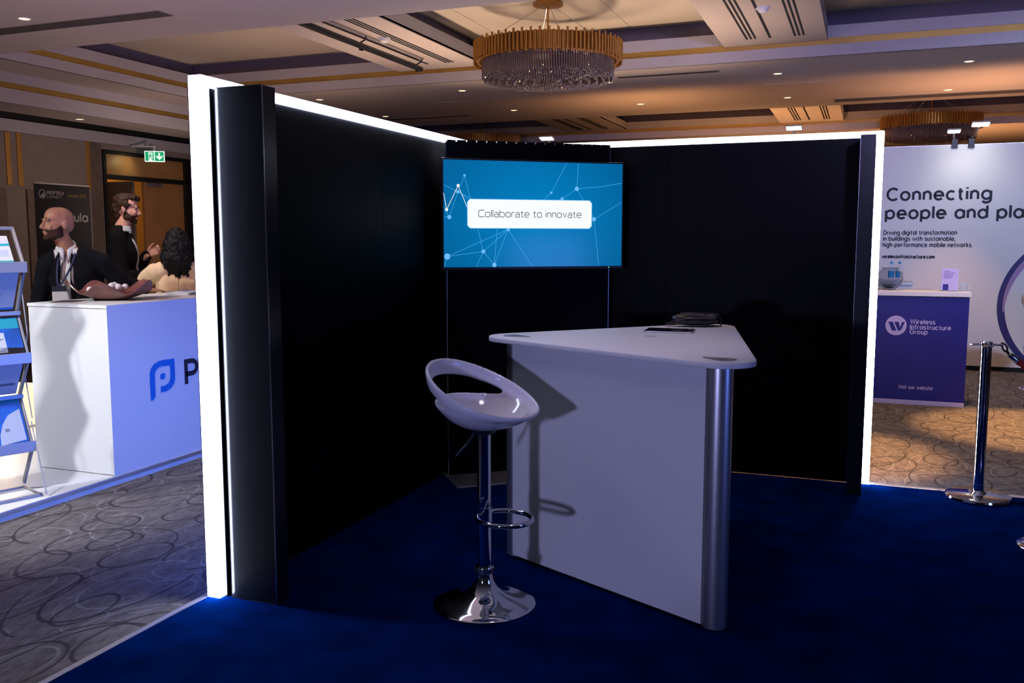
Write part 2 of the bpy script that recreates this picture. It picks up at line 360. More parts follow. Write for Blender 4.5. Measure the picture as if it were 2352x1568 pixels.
M = dict(
    carpet=swirl_carpet(),
    navy=mat('navy_carpet', (.0003, .0088, .066), 1.0, bump=.7, bscale=420, var=.35, vscale=5, spec=.0),
    soffit=mat('ceiling_paint', (.62, .54, .50), .8, var=.03, vscale=.8),
    coffer=mat('coffer_paint', (.66, .58, .47), .85, var=.04, vscale=.9),
    rib_x=ribbed('ribbed_fascia_x', (.52, .50, .55), 'X'),
    rib_y=ribbed('ribbed_fascia_y', (.52, .50, .55), 'Y'),
    gold=mat('gold_band', (.52, .33, .09), .38, metal=.65, var=.1, vscale=3),
    cove=mat('cove_shade_slate', (.17, .155, .24), .8),  # shade of the cove put into this dark slate-blue colour
    slot=mat('slot_black', (.01, .01, .012), .7),
    grille=mat('grille_metal', (.30, .27, .25), .5),
    wallpanel=mat('wall_fabric', (.26, .22, .20), .85, bump=.3, bscale=120, var=.08),
    flute=mat('fluted_timber', (.17, .13, .105), .6, var=.15, vscale=8),
    brass=mat('brass_strip', (.72, .42, .12), .35, metal=.75),
    wood=mat('door_wood', (.40, .21, .085), .45, var=.12, vscale=3),
    frame=mat('door_frame_black', (.012, .012, .014), .5),
    hallway=mat('hallway_plaster', (.55, .36, .16), .8),
    black=mat('black_laminate', (.0016, .0018, .0034), .45, spec=.07, bump=.02, bscale=60),
    post=mat('black_satin', (.011, .012, .016), .25, spec=.45, bump=.02, bscale=300),
    edge=mat('metal_edge', (.55, .56, .62), .25, metal=1),
    alu=mat('aluminium', (.62, .63, .66), .34, metal=.9, bump=.03, bscale=400),
    white=mat('white_laminate', (.78, .78, .80), .42, bump=.02, bscale=150),
    whitefab=mat('white_graphic_fabric', (.80, .80, .82), .7, bump=.05, bscale=500),
    gloss=mat('white_gloss_plastic', (.72, .71, .78), .12, spec=.6, coat=.4),
    cream=mat('cream_gloss_plastic', (.82, .80, .70), .15, spec=.6, coat=.4),
    chrome=mat('chrome', (.82, .83, .86), .06, metal=1),
    dark=mat('dark_plastic', (.012, .012, .016), .35),
    leather=mat('black_leather', (.012, .010, .012), .28, bump=.35, bscale=160, coat=.15),
    screenblack=mat('screen_glass_black', (.006, .006, .008), .08, coat=.5),
    inlay=mat('inlay_slate', (.07, .06, .10), .35),
    inlay2=mat('inlay_grey', (.25, .23, .30), .35),
    navyprint=mat('navy_print', (.013, .010, .22), .5),
    ink=mat('dark_ink', (.008, .012, .03), .6),
    lilac=mat('lilac_print', (.55, .48, .82), .5),
    glass=mat('clear_glass', (.92, .95, 1.0), .02, trans=1, ior=1.3),
    clear=mat('clear_plastic', (.75, .85, .92), .05, alpha=.22, spec=.8),
    crystal=mat('crystal', (.15, .115, .12), .06, spec=1.0, coat=1.0),
    rope=mat('red_rope', (.42, .012, .018), .6, bump=.5, bscale=60),
    golden=mat('gold_rod', (.50, .25, .055), .30, metal=.75, var=.06),
    led=emit('led_profile', (.66, .72, 1.0), 36),
    ledtop=emit('led_profile_top', (.80, .86, 1.0), 4),
    
    lightbox=emit('blue_lightbox', (.06, .19, 1.0), 4.6, (.3, .35, .8)),
    lens_sparkle=emit('downlight_lens', (1.0, .68, .34), 2.3),
    flood=emit('flood_lens', (1.0, 1.0, .86), 22),
    cube=emit('glowing_cube_skin', (1.0, .66, .30), 1.5),
    exitgreen=emit('exit_green', (.0, .42, .16), .75, (0, .3, .1)),
    exitwhite=emit('exit_white', (.85, 1.0, .9), .95),
    hallglow=emit('hall_lamp', (1.0, .55, .13), 2.6),
    skin_brown=mat('skin_brown', (.33, .17, .105), .45, var=.1, vscale=20),
    skin_fair=mat('skin_fair', (.55, .30, .22), .5, var=.08, vscale=20),
    suit=mat('dark_suit', (.005, .006, .009), .85, spec=.1, bump=.3, bscale=300),
    suit2=mat('black_suit', (.004, .004, .005), .85, spec=.1, bump=.3, bscale=300),
    shirt=mat('white_shirt', (.62, .66, .70), .75),
    beard=mat('beard_dark', (.045, .025, .018), .9, spec=.1, bump=.6, bscale=250),
    hairbrown=mat('hair_brown', (.035, .017, .009), .6, spec=.25, bump=.8, bscale=120),
    hairblack=mat('hair_black', (.004, .0035, .004), .6, spec=.2, bump=.8, bscale=90),
    eye=mat('eye', (.22, .20, .18), .3),
    tan=mat('cream_jacket', (.66, .50, .33), .8, bump=.2, bscale=200),
    lanyard=mat('lanyard_navy', (.02, .025, .09), .6),
    bowl=mat('lacquer_bowl', (.20, .075, .065), .3, var=.3, vscale=14, coat=.3),
    ball=mat('golf_ball', (.80, .80, .84), .35, bump=.5, bscale=90),
    paper=mat('paper', (.72, .74, .78), .6),
    brochure_blue=mat('brochure_blue', (.02, .13, .55), .4, var=.5, vscale=5),
    teal=mat('brochure_teal', (.02, .40, .50), .4),
    rackmetal=mat('rack_metal', (.45, .46, .50), .4, metal=.5),
    water=mat('bottle_label', (.03, .35, .60), .5),
    arc=mat('arc_navy', (.03, .025, .16), .5),
    arc2=mat('arc_lilac', (.38, .24, .48), .5),
    bannerblack=mat('banner_black', (.006, .008, .012), .55),
    bannertext=mat('banner_white', (.55, .55, .55), .6),
    bannergold=mat('banner_gold', (.32, .22, .06), .6),
)

for k_ in ('lens_sparkle', 'exitgreen', 'exitwhite', 'hallglow', 'flood'):
    M[k_].cycles.emission_sampling = 'NONE'     # tiny lenses: their light comes from the lamps beside them

# ================================================================== THE BALLROOM
def part(name, m, parent, fn, **k):
    b = MB(); fn(b); return b.obj(name, m, parent, **k)

fl = part('floor', M['carpet'], None, lambda b: b.bb(-16, 8, -7, 25, -.12, -.02)); struct(fl)

# --- ceiling: flat soffits, two rows of coffers, drop beams with air slots
XL, XR = -9.0, 7.0
ceil = part('ceiling', M['soffit'], None, lambda b: b.bb(-9.7, XR, -7, 7.45, 3.6, 4.3)); struct(ceil)
part('soffit', M['soffit'], ceil, lambda b: b.bb(-9.7, XR, 10.80, 14.7, 3.6, 3.9))
part('soffit', M['soffit'], ceil, lambda b: b.bb(-9.7, XR, 18.02, 25, 3.6, 3.9))
part('soffit', M['soffit'], ceil, lambda b: b.bb(-9.7, -9.02, 7.45, 10.80, 3.6, 3.9))
part('soffit', M['soffit'], ceil, lambda b: b.bb(-9.7, -9.02, 14.7, 18.02, 3.6, 3.9))
part('roof_slab', M['soffit'], ceil, lambda b: b.bb(-11.4, XR, -7, 25, 4.3, 4.4))
part('side_soffit', M['soffit'], ceil, lambda b: b.bb(-10.38, -9.72, -7, 25, 3.24, 4.3))
part('curtain_slot', M['slot'], ceil, lambda b: (b.bb(-11.0, -10.38, -7, 25, 3.5, 3.56), b.bb(-11.0, -10.985, -7, 25, 3.235, 3.5), b.bb(-10.39, -10.38, -7, 25, 3.25, 3.5)))
part('fascia', M['rib_y'], ceil, lambda b: b.bb(-9.72, -9.68, -7, 25, 3.48, 3.6))
part('gold_band', M['gold'], ceil, lambda b: b.bb(-9.72, -9.70, -7, 25, 3.41, 3.48))
part('fascia', M['rib_y'], ceil, lambda b: b.bb(-9.72, -9.68, -7, 25, 3.24, 3.41))
for k, (y0, y1) in enumerate(((7.45, 10.78), (14.7, 18.0))):
    part('fascia', M['rib_x'], ceil, lambda b: b.bb(XL, XR, y1, y1+.04, 3.6, 3.72))
    part('gold_band', M['gold'], ceil, lambda b: b.bb(XL, XR, y1+.015, y1+.04, 3.72, 3.79))
    part('fascia', M['rib_x'], ceil, lambda b: b.bb(XL, XR, y1+.005, y1+.05, 3.79, 3.92))
    part('cove_wall', M['cove'], ceil, lambda b: b.bb(XL-.2, XR, y1+.2, y1+.24, 3.9, 4.2))
    part('fascia', M['rib_y'], ceil, lambda b: b.bb(XL-.04, XL, y0, y1, 3.6, 3.72))
    part('gold_band', M['gold'], ceil, lambda b: b.bb(XL-.04, XL-.015, y0, y1, 3.72, 3.79))
    part('fascia', M['rib_y'], ceil, lambda b: b.bb(XL-.05, XL-.005, y0, y1, 3.79, 3.92))
    part('cove_wall', M['cove'], ceil, lambda b: b.bb(XL-.24, XL-.2, y0-.2, y1+.2, 3.9, 4.2))
    # coffer boards with open joints
    xs = [XL-.2 + i*1.62 for i in range(11)]; ys = [y0-.2, y0+.55, y0+1.85, y1+.2]
    bd = MB().bb(XL-.25, XR, y0-.2, y1+.25, 4.135, 4.2).obj('coffer_backing', M['slot'], ceil)
    for i in range(len(xs)-1):
        for j in range(3):
            part('coffer_board', M['coffer'], ceil, lambda b: b.bb(xs[i]+.003, xs[i+1]-.003, ys[j]+.003, ys[j+1]-.003, 4.11, 4.13))
    for xb0, xb1 in ((-5.75, -4.55), (-1.6, -.49), (2.5, 3.6)):
        bm_ = part('ceiling_beam', M['soffit'], ceil, lambda b: b.bb(xb0, xb1, y0-.05, y1, 3.77, 3.80))
        part('beam_side', M['rib_y'], bm_, lambda b: b.bb(xb0, xb0+.03, y0, y1, 3.78, 3.93))
        part('beam_side', M['rib_y'], bm_, lambda b: b.bb(xb1-.03, xb1, y0, y1, 3.78, 3.93))
        part('cove_wall', M['cove'], bm_, lambda b: b.bb(xb0+.2, xb1-.2, y0, y1, 3.80, 4.12))
        xm = (xb0+xb1)/2
        for g in (-.26, .24):
            for q in range(3):
                x = xm + g + q*.045
                part('air_slot', M['slot'], bm_, lambda b: b.bb(x-.009, x+.009, y0+.3, y1-.35, 3.764, 3.772))
        part('track_slot', M['slot'], bm_, lambda b: b.bb(xm-.03, xm-.005, y0+.3, y1-.35, 3.764, 3.772))
# linear grilles in the soffits
for x0, x1, y0, y1 in ((-11, -5.87, 6.56, 6.76), (-2.96, -1.72, 11.2, 11.3), (-.52, 3.5, 14.05, 14.35), (-7.8, -6.06, 13.66, 13.78)):
    g = part('linear_grille', M['grille'], ceil, lambda b: b.bb(x0, x1, y0, y1, 3.594, 3.602))
    n = 8 if y1-y0 > .15 else 4
    for i in range(n):
        yy = y0 + (i+.5)*(y1-y0)/n
        part('grille_slat', M['slot'], g, lambda b: b.bb(x0+.01, x1-.01, yy-.004, yy+.004, 3.592, 3.5945))
for x0, x1, y0, y1 in ((-1.35, -.55, 12.45, 12.75), (-6.0, -5.4, 12.3, 12.6)):
    part('access_panel', M['soffit'], ceil, lambda b: b.bb(x0, x1, y0, y1, 3.595, 3.602), bevel=.002)

# --- walls, door and hallway
wl = part('wall_left', M['wallpanel'], None, lambda b: (b.bb(-11.2, -11, -7, 10.95, -.02, 4.3), b.bb(-11.2, -11, 12.92, 25, -.02, 4.3), b.bb(-11.2, -11, 10.95, 12.92, 2.98, 4.3))); struct(wl)
part('pelmet', M['rib_y'], wl, lambda b: b.bb(-11, -10.93, -7, 25, 3.07, 3.235))
for y0 in (9.26, 9.44, 10.64):
    part('brass_strip', M['brass'], wl, lambda b: b.bb(-11, -10.985, y0, y0+.075, 2.35, 3.07), bevel=.003)
for y0, y1 in ((7.0, 9.22), (9.55, 10.60), (13.2, 15)):
    part('wall_panel', M['flute'], wl, lambda b: b.bb(-11, -10.97, y0, y1, .12, 2.30), bevel=.006)
for i in range(6):
    y = 10.735 + i*.037
    part('flute', M['flute'], wl, lambda b: b.lathe([(.016, 0), (.016, 3.07)], 8, Matrix.Translation((-10.995, y, 0))), smooth=True)
wb = part('wall_back', M['wallpanel'], None, lambda b: b.bb(-11, 8, 24, 24.2, -.02, 4.3)); struct(wb)
bbd = part('baseboard_left', M['flute'], None, lambda b: b.bb(-11, -10.96, -7, 10.95, -.02, .12), bevel=.004); struct(bbd)
dr = part('door_1', M['frame'], None, lambda b: (b.bb(-11.1, -10.97, 10.95, 11.01, -.02, 2.98), b.bb(-11.1, -10.97, 12.86, 12.92, -.02, 2.98),
          b.bb(-11.1, -10.97, 11.01, 12.86, 2.925, 2.98), b.bb(-11.1, -10.97, 11.01, 12.86, 2.545, 2.61), b.bb(-11.1, -10.97, 12.76, 12.86, -.02, 2.925))); struct(dr)
part('transom_panel', M['wood'], dr, lambda b: b.bb(-11.06, -11.02, 11.01, 12.76, 2.61, 2.925), bevel=.003)
leaf = part('door_leaf', M['wood'], dr, lambda b: b.bb(-11.08, -11.03, 11.84, 12.76, 0, 2.54), bevel=.004)
part('door_closer', M['alu'], leaf, lambda b: b.bb(-11.03, -10.98, 11.86, 12.2, 2.47, 2.53), bevel=.006)
part('door_handle', M['alu'], leaf, lambda b: b.tube([(-11.03, 11.92, .95), (-10.98, 11.92, .95), (-10.98, 11.92, 1.25), (-11.03, 11.92, 1.25)], .01, 8), smooth=True)
op = part('door_leaf', M['flute'], dr, lambda b: b.bb(-12.0, -11.1, 11.66, 11.71, 0, 2.54), bevel=.004)
hw = part('wall_hallway', M['hallway'], None, lambda b: (b.bb(-14.2, -14, 8, 16, -.02, 3.3), b.bb(-14, -11.2, 7.9, 8, -.02, 3.3), b.bb(-14, -11.2, 16, 16.1, -.02, 3.3), b.bb(-14.2, -11.2, 8, 16, 3.2, 3.3))); struct(hw)
hl = thing('cove_lamp', 'glowing amber cove lamp seen through the open doorway', 'lamp', (-13.9, 13.3, 2.75))
part('lens', M['hallglow'], hl, lambda b: b.bb(-.08, .02, -.9, .55, -.06, .12), bevel=.01)
part('tray', M['hallway'], hl, lambda b: b.bb(-.1, .1, -.95, .6, -.2, -.06), bevel=.01)
lamp('hallway_light', 'POINT', (-12.8, 13.0, 2.6), (-12.8, 13, 0), 60, (1.0, .55, .16), .2)

# --- exit sign
ex = thing('exit_sign', 'green illuminated emergency exit sign above the dark double door', 'sign', (-10.62, 11.66, 2.92), 36)
part('housing', M['exitwhite'], ex, lambda b: b.bb(-.15, .15, -.012, .012, -.085, .085), bevel=.004)
part('green_field', M['exitgreen'], ex, lambda b: b.bb(-.137, -.012, -.0145, -.012, -.072, .072))
part('green_field', M['exitgreen'], ex, lambda b: b.bb(.005, .137, -.0145, -.012, -.072, .072))
fig = lambda pts, y0=-.0165: [(x, y0, z) for x, z in pts]
b = MB()
RX = Matrix.Rotation(R(90), 4, 'X')
b.prism([(.071, -.055), (.125, .0), (.105, .012), (.083, -.012), (.083, .055), (.059, .055), (.059, -.012), (.037, .012), (.017, .0)], .0147, .0165, RX)
b.obj('arrow', M['exitwhite'], ex)
b = MB()
b.prism([(-.09, -.072), (-.03, -.072), (-.03, .06), (-.09, .06)], .0147, .0155, RX); b.obj('doorway', M['exitwhite'], ex)
b = MB(); b.lathe([(.0105, 0), (.0105, .002)], 12, Matrix.Translation((-.058, -.0155, .043)) @ RX)
for p in ([(-.072, .028), (-.05, .03), (-.056, -.012), (-.078, -.012)], [(-.06, -.01), (-.042, -.035), (-.048, -.06), (-.038, -.06), (-.030, -.033), (-.05, -.005)],
          [(-.075, -.01), (-.082, -.035), (-.105, -.04), (-.103, -.05), (-.074, -.043), (-.064, -.012)], [(-.07, .028), (-.095, .012), (-.105, -.008), (-.098, -.011), (-.087, .006), (-.066, .02)],
          [(-.052, .027), (-.038, .005), (-.022, .008), (-.022, .0), (-.043, -.005), (-.058, .018)]):
    b.prism(p, .0155, .0165, RX)
b.obj('running_figure', M['exitgreen'], ex)
part('bracket', M['alu'], ex, lambda b: (b.bb(-.012, .012, -.012, .012, .085, .16), b.bb(-.34, .02, -.02, .02, .14, .16)))
lamp('exit_glow', 'SPOT', (-10.75, 11.5, 2.86), (-11.02, 11.42, 2.72), 2, (1.0, .9, .45), .03, 120, .8)

# --- downlights
def downlight(x, y, lit=True, z=3.6):
    t = thing('downlight', '', 'downlight', (x, y, z), 0, 'recessed warm downlights in the soffits')
    part('trim_ring', M['white'], t, lambda b: b.lathe([(.045, -.001), (.06, -.006), (.066, 0)], 24), smooth=True)
    part('lens', M['lens_sparkle'], t, lambda b: b.lathe([(0, -.002), (.046, -.002)], 20, cap=False))
    return t
DL = [(-7.23, 6.37, 'far left near the long grille at the top of the picture'), (-7.40, 11.45, 'just right of the lit left wall top'),
      (-5.17, 11.47, 'just left below the big chandelier'), (-7.39, 13.36, 'over the sloping lit edge of the left wall'), (-5.19, 13.46, 'above the left end of the screen'),
      (-3.21, 13.54, 'right of and below the big chandelier'), (-3.16, 11.55, 'peeking out at the right foot of the big chandelier'), (-1.09, 11.70, 'below the slotted beam right of the chandelier'),
      (-1.13, 13.68, 'above the far slotted beam'), (.99, 11.69, 'top right, nearest the right edge'), (.93, 13.76, 'above the far right chandelier')]
for x, y, w in DL:
    t = downlight(x, y); t['label'] = 'warm recessed downlight ' + w
t = downlight(-10.1, 9.7, z=3.24); t['label'] = 'dim recessed downlight in the lower soffit along the left wall'
for x, y in ((-1.09, 11.7), (.99, 11.69), (-3.2, 11.55), (-5.17, 11.5)):
    lamp('downlight_beam', 'SPOT', (x, y, 3.57), (x, y, 0), 190, (1.0, .50, .2), .03, 52, .5)
for x, y in ((-.35, 7.25), (1.45, 8.8)):
    lamp('downlight_beam', 'SPOT', (x, y, 3.57), (x, y, 0), 1700, (1.0, .47, .16), .03, 36, .6)
lamp('downlight_beam', 'SPOT', (.7, 9.0, 3.57), (.6, 8.6, 0), 280, (1.0, .62, .42), .03, 80, .8)  # added wide spot without a fixture, brightens the floor at the right
lamp('downlight_beam', 'SPOT', (-1.15, 5.7, 3.57), (-1.05, 5.9, 0), 50, (1.0, .55, .3), .03, 46, .5)
for x, y, l in ((-4.96, 8.96, 'small white smoke detector on the left slotted beam'), (-1.0, 9.1, 'small white smoke detector on the right slotted beam')):
    t = thing('smoke_detector', l, 'smoke detector', (x, y, 3.77), 0, 'smoke detectors on the beams')
    part('body', M['white'], t, lambda b: b.lathe([(0, -.05), (.03, -.048), (.05, -.03), (.055, 0)], 20), smooth=True)
    part('base', M['white'], t, lambda b: b.lathe([(.068, -.012), (.07, 0)], 20), smooth=True)

# --- black rigging pipe under the left beam
rp = thing('rigging_pipe', 'long black rigging pipe hung on hooks under the left ceiling beam', 'pipe', (-5.10, 0, 0))
part('pipe', M['dark'], rp, lambda b: b.tube([(0, 7.2, 3.655), (-.02, 10.15, 3.655)], .032, 12), smooth=True)
for y in (8.75, 10.06):
    part('hook', M['dark'], rp, lambda b: b.tube([(.0, y, 3.615), (-.04, y, 3.62), (-.045, y, 3.66), (-.02, y, 3.70), (.03, y, 3.72), (.04, y, 3.77)], .009, 6), smooth=True)
part('rail', M['grille'], rp, lambda b: b.bb(.03, .05, 7.3, 10.1, 3.755, 3.77))

# --- chandeliers
def chandelier(loc, label, detail=True):
    t = thing('chandelier', label, 'chandelier', loc, 0, 'gold rod chandeliers')
    part('canopy', M['golden'], t, lambda b: b.lathe([(.0, 4.10), (.16, 4.10), (.16, 4.08), (.03, 4.06)], 20), smooth=True)
    part('stem', M['golden'], t, lambda b: b.tube([(0, 0, 4.08), (0, 0, 3.6)], .010, 8), smooth=True)
    for k in range(4):
        a = k*math.pi/2 + .5
        part('wire', M['alu'], t, lambda b: b.tube([(.05*math.cos(a), .05*math.sin(a), 4.08), (.72*math.cos(a), .72*math.sin(a), 3.66)], .003, 5))
    part('ring', M['golden'], t, lambda b: b.lathe([(.735, 3.49), (.765, 3.49), (.765, 3.665), (.735, 3.665), (.735, 3.49)], 64, cap=False), smooth=True)
    for a in (0, math.pi/2):
        part('cross_bar', M['golden'], t, lambda b: b.box((0, 0, 3.60), (1.48, .03, .02), Matrix.Rotation(a, 4, 'Z')))
    n = 108
    rod = MB().tube([(0, 0, -.10), (0, 0, .10)], .0125, 8).mesh('rod'); shade(rod); rod.materials.append(M['golden'])
    for k in range(n):
        a = 2*math.pi*k/n
        o = link('rod', rod, None, t); o.location = (.787*math.cos(a), .787*math.sin(a), 3.58 + (.014 if k % 2 else -.014))
    for rr, z0, z1, m in ((.70, 3.31, 3.50, 170), (.655, 3.295, 3.49, 150), (.60, 3.285, 3.48, 140), (.53, 3.28, 3.47, 120), (.45, 3.275, 3.46, 100), (.36, 3.27, 3.46, 80), (.26, 3.27, 3.46, 60), (.15, 3.27, 3.46, 34)):
        b = MB()
        for k in range(m):
            a = 2*math.pi*k/m
            x, y = rr*math.cos(a), rr*math.sin(a)
            dz = random.uniform(-.018, .014)
            b.tube([(x, y, z0+dz), (x, y, z0+.015+dz), (x, y, z1)], [.003, .0095, .0095], 5)
        tag(b.obj('crystal_tier', M['crystal'], t), kind='stuff')
    part('crystal_frame', M['golden'], t, lambda b: b.lathe([(.69, 3.49), (.715, 3.49), (.715, 3.505), (.69, 3.505), (.69, 3.49)], 48, cap=False))
    for k in range(26):
        a = k*2.4; r_ = random.uniform(.3, .715)
        part('lens_sparkle', M['lens_sparkle'], t, lambda b: b.ell((r_*math.cos(a), r_*math.sin(a), random.uniform(3.30, 3.46)), (.006, .006, .008), None, 8, 6))  # glowing beads imitate the sparkle of the crystals
    return t
ch = chandelier((-3.27, 9.49, 0), 'large round gold rod chandelier with hanging crystals above the screen')
c2 = copy_tree(ch); c2.location = (.93, 17.3, 0); c2['label'] = 'dim distant gold chandelier behind the arm lights at the right'
c3 = copy_tree(ch); c3.location = (-7.37, 17.3, 0); c3['label'] = 'distant gold chandelier mostly hidden behind the left wall top'

# ================================================================== THE DARK BOOTH
bc = part('floor_booth', M['navy'], None, lambda b: b.bb(-2.71, 3.6, -3, 6.31, -.02, 0)); struct(bc)
t1 = MB().prism([(-2.775, -.02), (-2.71, -.02), (-2.71, .004), (-2.735, .003), (-2.772, -.014)], -6.36, 3, Matrix.Rotation(R(90), 4, 'X')).obj('trim_1', M['alu'], None); struct(t1)
t2 = part('trim_2', M['alu'], None, lambda b: b.bb(-.02, 3.6, 6.31, 6.36, -.02, .004), bevel=.004); struct(t2)

dwl = thing('display_wall', 'black display wall with glowing white edge left of the screen', 'display wall', (-2.66, 3.19, 0))
# local x to the right (+X), y along the wall
part('panel', M['black'], dwl, lambda b: b.bb(0, .012, .04, 1.55, .01, 2.245))
part('panel', M['black'], dwl, lambda b: b.bb(0, .012, 1.553, 3.12, .01, 2.245))
part('core', M['post'], dwl, lambda b: b.bb(-.046, 0, .06, 3.17, 0, 2.24))
part('outer_panel', M['whitefab'], dwl, lambda b: b.bb(-.052, -.046, .05, 3.15, 1.02, 2.24))
part('blue_lightbox', M['lightbox'], dwl, lambda b: b.bb(-.052, -.046, .05, 3.15, .06, 1.0))
part('strip_light_block', M['alu'], dwl, lambda b: (b.bb(-.0505, -.0465, -.004, .05, .004, 2.292), b.bb(-.0505, -.0465, .05, 3.17, 2.244, 2.292)))  # unseen cover added to block strip light towards the left stand
part('light_strip', M['led'], dwl, lambda b: b.bb(-.046, .021, -.005, .035, .004, 2.292), bevel=.003)
part('light_strip', M['led'], dwl, lambda b: b.bb(-.046, .021, .035, 3.17, 2.246, 2.292), bevel=.003)
part('strip_channel', M['dark'], dwl, lambda b: b.bb(-.02, .03, .035, .05, 0, 2.24))
rc = [(.036+.045-.045*math.cos(R(a)), .032+.035-.035*math.sin(R(a))) for a in range(0, 91, 6)]
ep = part('end_post', M['post'], dwl, lambda b: b.prism(rc + [(.30, .032), (.30, .122), (.036, .122)], .0, 2.238), smooth=30)
part('corner_trim', M['edge'], ep, lambda b: b.bb(.2985, .3025, .029, .033, 0, 2.24))
part('top_trim', M['edge'], ep, lambda b: b.bb(.036, .30, .030, .034, 2.2375, 2.241))
part('foot_trim', M['edge'], ep, lambda b: b.bb(.16, .30, .030, .034, .0, .003))
part('skirting_trim', M['post'], dwl, lambda b: b.bb(.012, .016, .13, 3.1, .0, .012))

dwb = thing('display_wall', 'black display wall with glowing white edge right of the screen', 'display wall', (-2.66, 6.31, 0))
part('panel', M['black'], dwb, lambda b: b.bb(.03, 1.36, 0, .012, .01, 2.245))
part('panel', M['black'], dwb, lambda b: b.bb(1.363, 2.69, 0, .012, .01, 2.245))
part('core', M['post'], dwb, lambda b: b.bb(0, 2.69, .012, .055, 0, 2.24))
part('light_strip', M['ledtop'], dwb, lambda b: b.bb(.02, 2.69, -.012, .055, 2.246, 2.285), bevel=.003)
part('light_strip', M['led'], dwb, lambda b: b.bb(2.69, 2.735, -.012, .055, .004, 2.285), bevel=.003)
ep2 = part('end_post', M['post'], dwb, lambda b: b.bb(2.60, 2.687, -.30, -.014, 0, 2.235), bevel=.0015)
part('corner_trim', M['edge'], ep2, lambda b: b.bb(2.5985, 2.6015, -.3015, -.2985, 0, 2.236))

# --- screen stand across the corner and the screen
DX = math.sin(R(51)); DY = math.cos(R(51))
st = thing('screen_stand', 'tall black panel stand behind the blue screen', 'screen stand', (-2.589, 5.48, 0), 39)
part('panel', M['black'], st, lambda b: b.bb(0, 1.165, 0, .028, .012, 2.240))
for x in (0, 1.165):
    part('edge_trim', M['edge'], st, lambda b: b.bb(x-.002, x+.002, -.003, .002, .012, 2.25))
for i in range(17):
    x = .0 + i*1.165/17
    part('top_tooth', M['black'], st, lambda b: b.bb(x+.008, x+1.165/17, 0, .028, 2.240, 2.252))
part('foot_plate', M['alu'], st, lambda b: b.bb(-.02, 1.18, -.31, .06, .0, .012), bevel=.003)
part('mount', M['dark'], st, lambda b: b.bb(.35, .8, -.05, .0, 1.55, 2.0))

tv = thing('television', 'flat screen television showing a blue network graphic reading Collaborate to innovate', 'television', (-2.589, 5.48, 0), 39)
TX0, TX1, TZ0, TZ1 = -.042, 1.216, 1.423, 2.115
part('housing', M['dark'], tv, lambda b: b.bb(TX0-.012, TX1+.012, -.098, -.05, TZ0-.02, TZ1+.012), bevel=.004)
def screen_mat():
    m, N, L, b = nt('screen_blue')
    tc = N.new('ShaderNodeTexCoord')
    mp = N.new('ShaderNodeMapping'); mp.inputs['Location'].default_value = (-.59*1.35, 0, -1.77*1.7); mp.inputs['Scale'].default_value = (1.35, 0, 1.7)
    L.new(tc.outputs['Object'], mp.inputs['Vector'])
    g = N.new('ShaderNodeTexGradient'); g.gradient_type = 'SPHERICAL'; L.new(mp.outputs['Vector'], g.inputs['Vector'])
    r = N.new('ShaderNodeValToRGB'); e = r.color_ramp.elements
    e[0].position = 0; e[0].color = (.0, .155, .42, 1); e[1].position = .85; e[1].color = (.0, .25, .63, 1)
    L.new(g.outputs['Fac'], r.inputs['Fac']); L.new(r.outputs['Color'], b.inputs['Emission Color'])
    b.inputs['Emission Strength'].default_value = .80
    b.inputs['Base Color'].default_value = (.004, .01, .015, 1); b.inputs['Roughness'].default_value = .14; b.inputs['Specular IOR Level'].default_value = .3
    return m
scr = part('screen', screen_mat(), tv, lambda b: b.bb(TX0, TX1, -.1, -.098, TZ0, TZ1))
part('power_light', emit('power_green', (.1, 1, .3), 3), tv, lambda b: b.bb(1.12, 1.125, -.1, -.097, TZ0-.012, TZ0-.007))
# artwork drawn in its own sheet coordinates (corner to corner), mapped to the screen
def homog(q):
    (x0, y0), (x1, y1), (x2, y2), (x3, y3) = q
    import numpy as np
    A = []; B = []
    for (x, y), (u, v) in zip(q, ((0, 1), (1, 1), (1, 0), (0, 0))):
        A += [[x, y, 1, 0, 0, 0, -u*x, -u*y], [0, 0, 0, x, y, 1, -v*x, -v*y]]; B += [u, v]
    h = np.linalg.solve(np.array(A, float), np.array(B, float))
    return lambda p: ((h[0]*p[0]+h[1]*p[1]+h[2])/(h[6]*p[0]+h[7]*p[1]+1), (h[3]*p[0]+h[4]*p[1]+h[5])/(h[6]*p[0]+h[7]*p[1]+1))
HG = homog([(180, 303), (2075, 360), (2055, 1432), (188, 1450)])
def S(p):
    u, v = HG(p); u = min(1, max(0, u)); v = min(1, max(0, v))
    return TX0 + u*(TX1-TX0), TZ0 + v*(TZ1-TZ0)
def flat(b, poly, y):
    n = len(poly); b.add([(x, y, z) for x, z in poly], [tuple(range(n))])
def seg(b, p, q, w, y):
    (a, c), (d, e) = S(p), S(q); v = Vector((d-a, e-c)); v.normalize(); n = Vector((-v.y, v.x))*w/2
    flat(b, [(a+n.x, c+n.y), (a-n.x, c-n.y), (d-n.x, e-n.y), (d+n.x, e+n.y)], y)
def dot(b, p, r, y):
    x, z = S(p); r = r*.000665
    flat(b, [(x+r*math.cos(k*.3142), z+r*math.sin(k*.3142)) for k in range(20)], y)
e_line = emit('screen_line', (.07, .47, .93), .9); e_dot = emit('screen_dot', (.16, .53, .98), .95); e_white = emit('screen_white', (.95, .98, 1.0), 1.0)
b = MB()
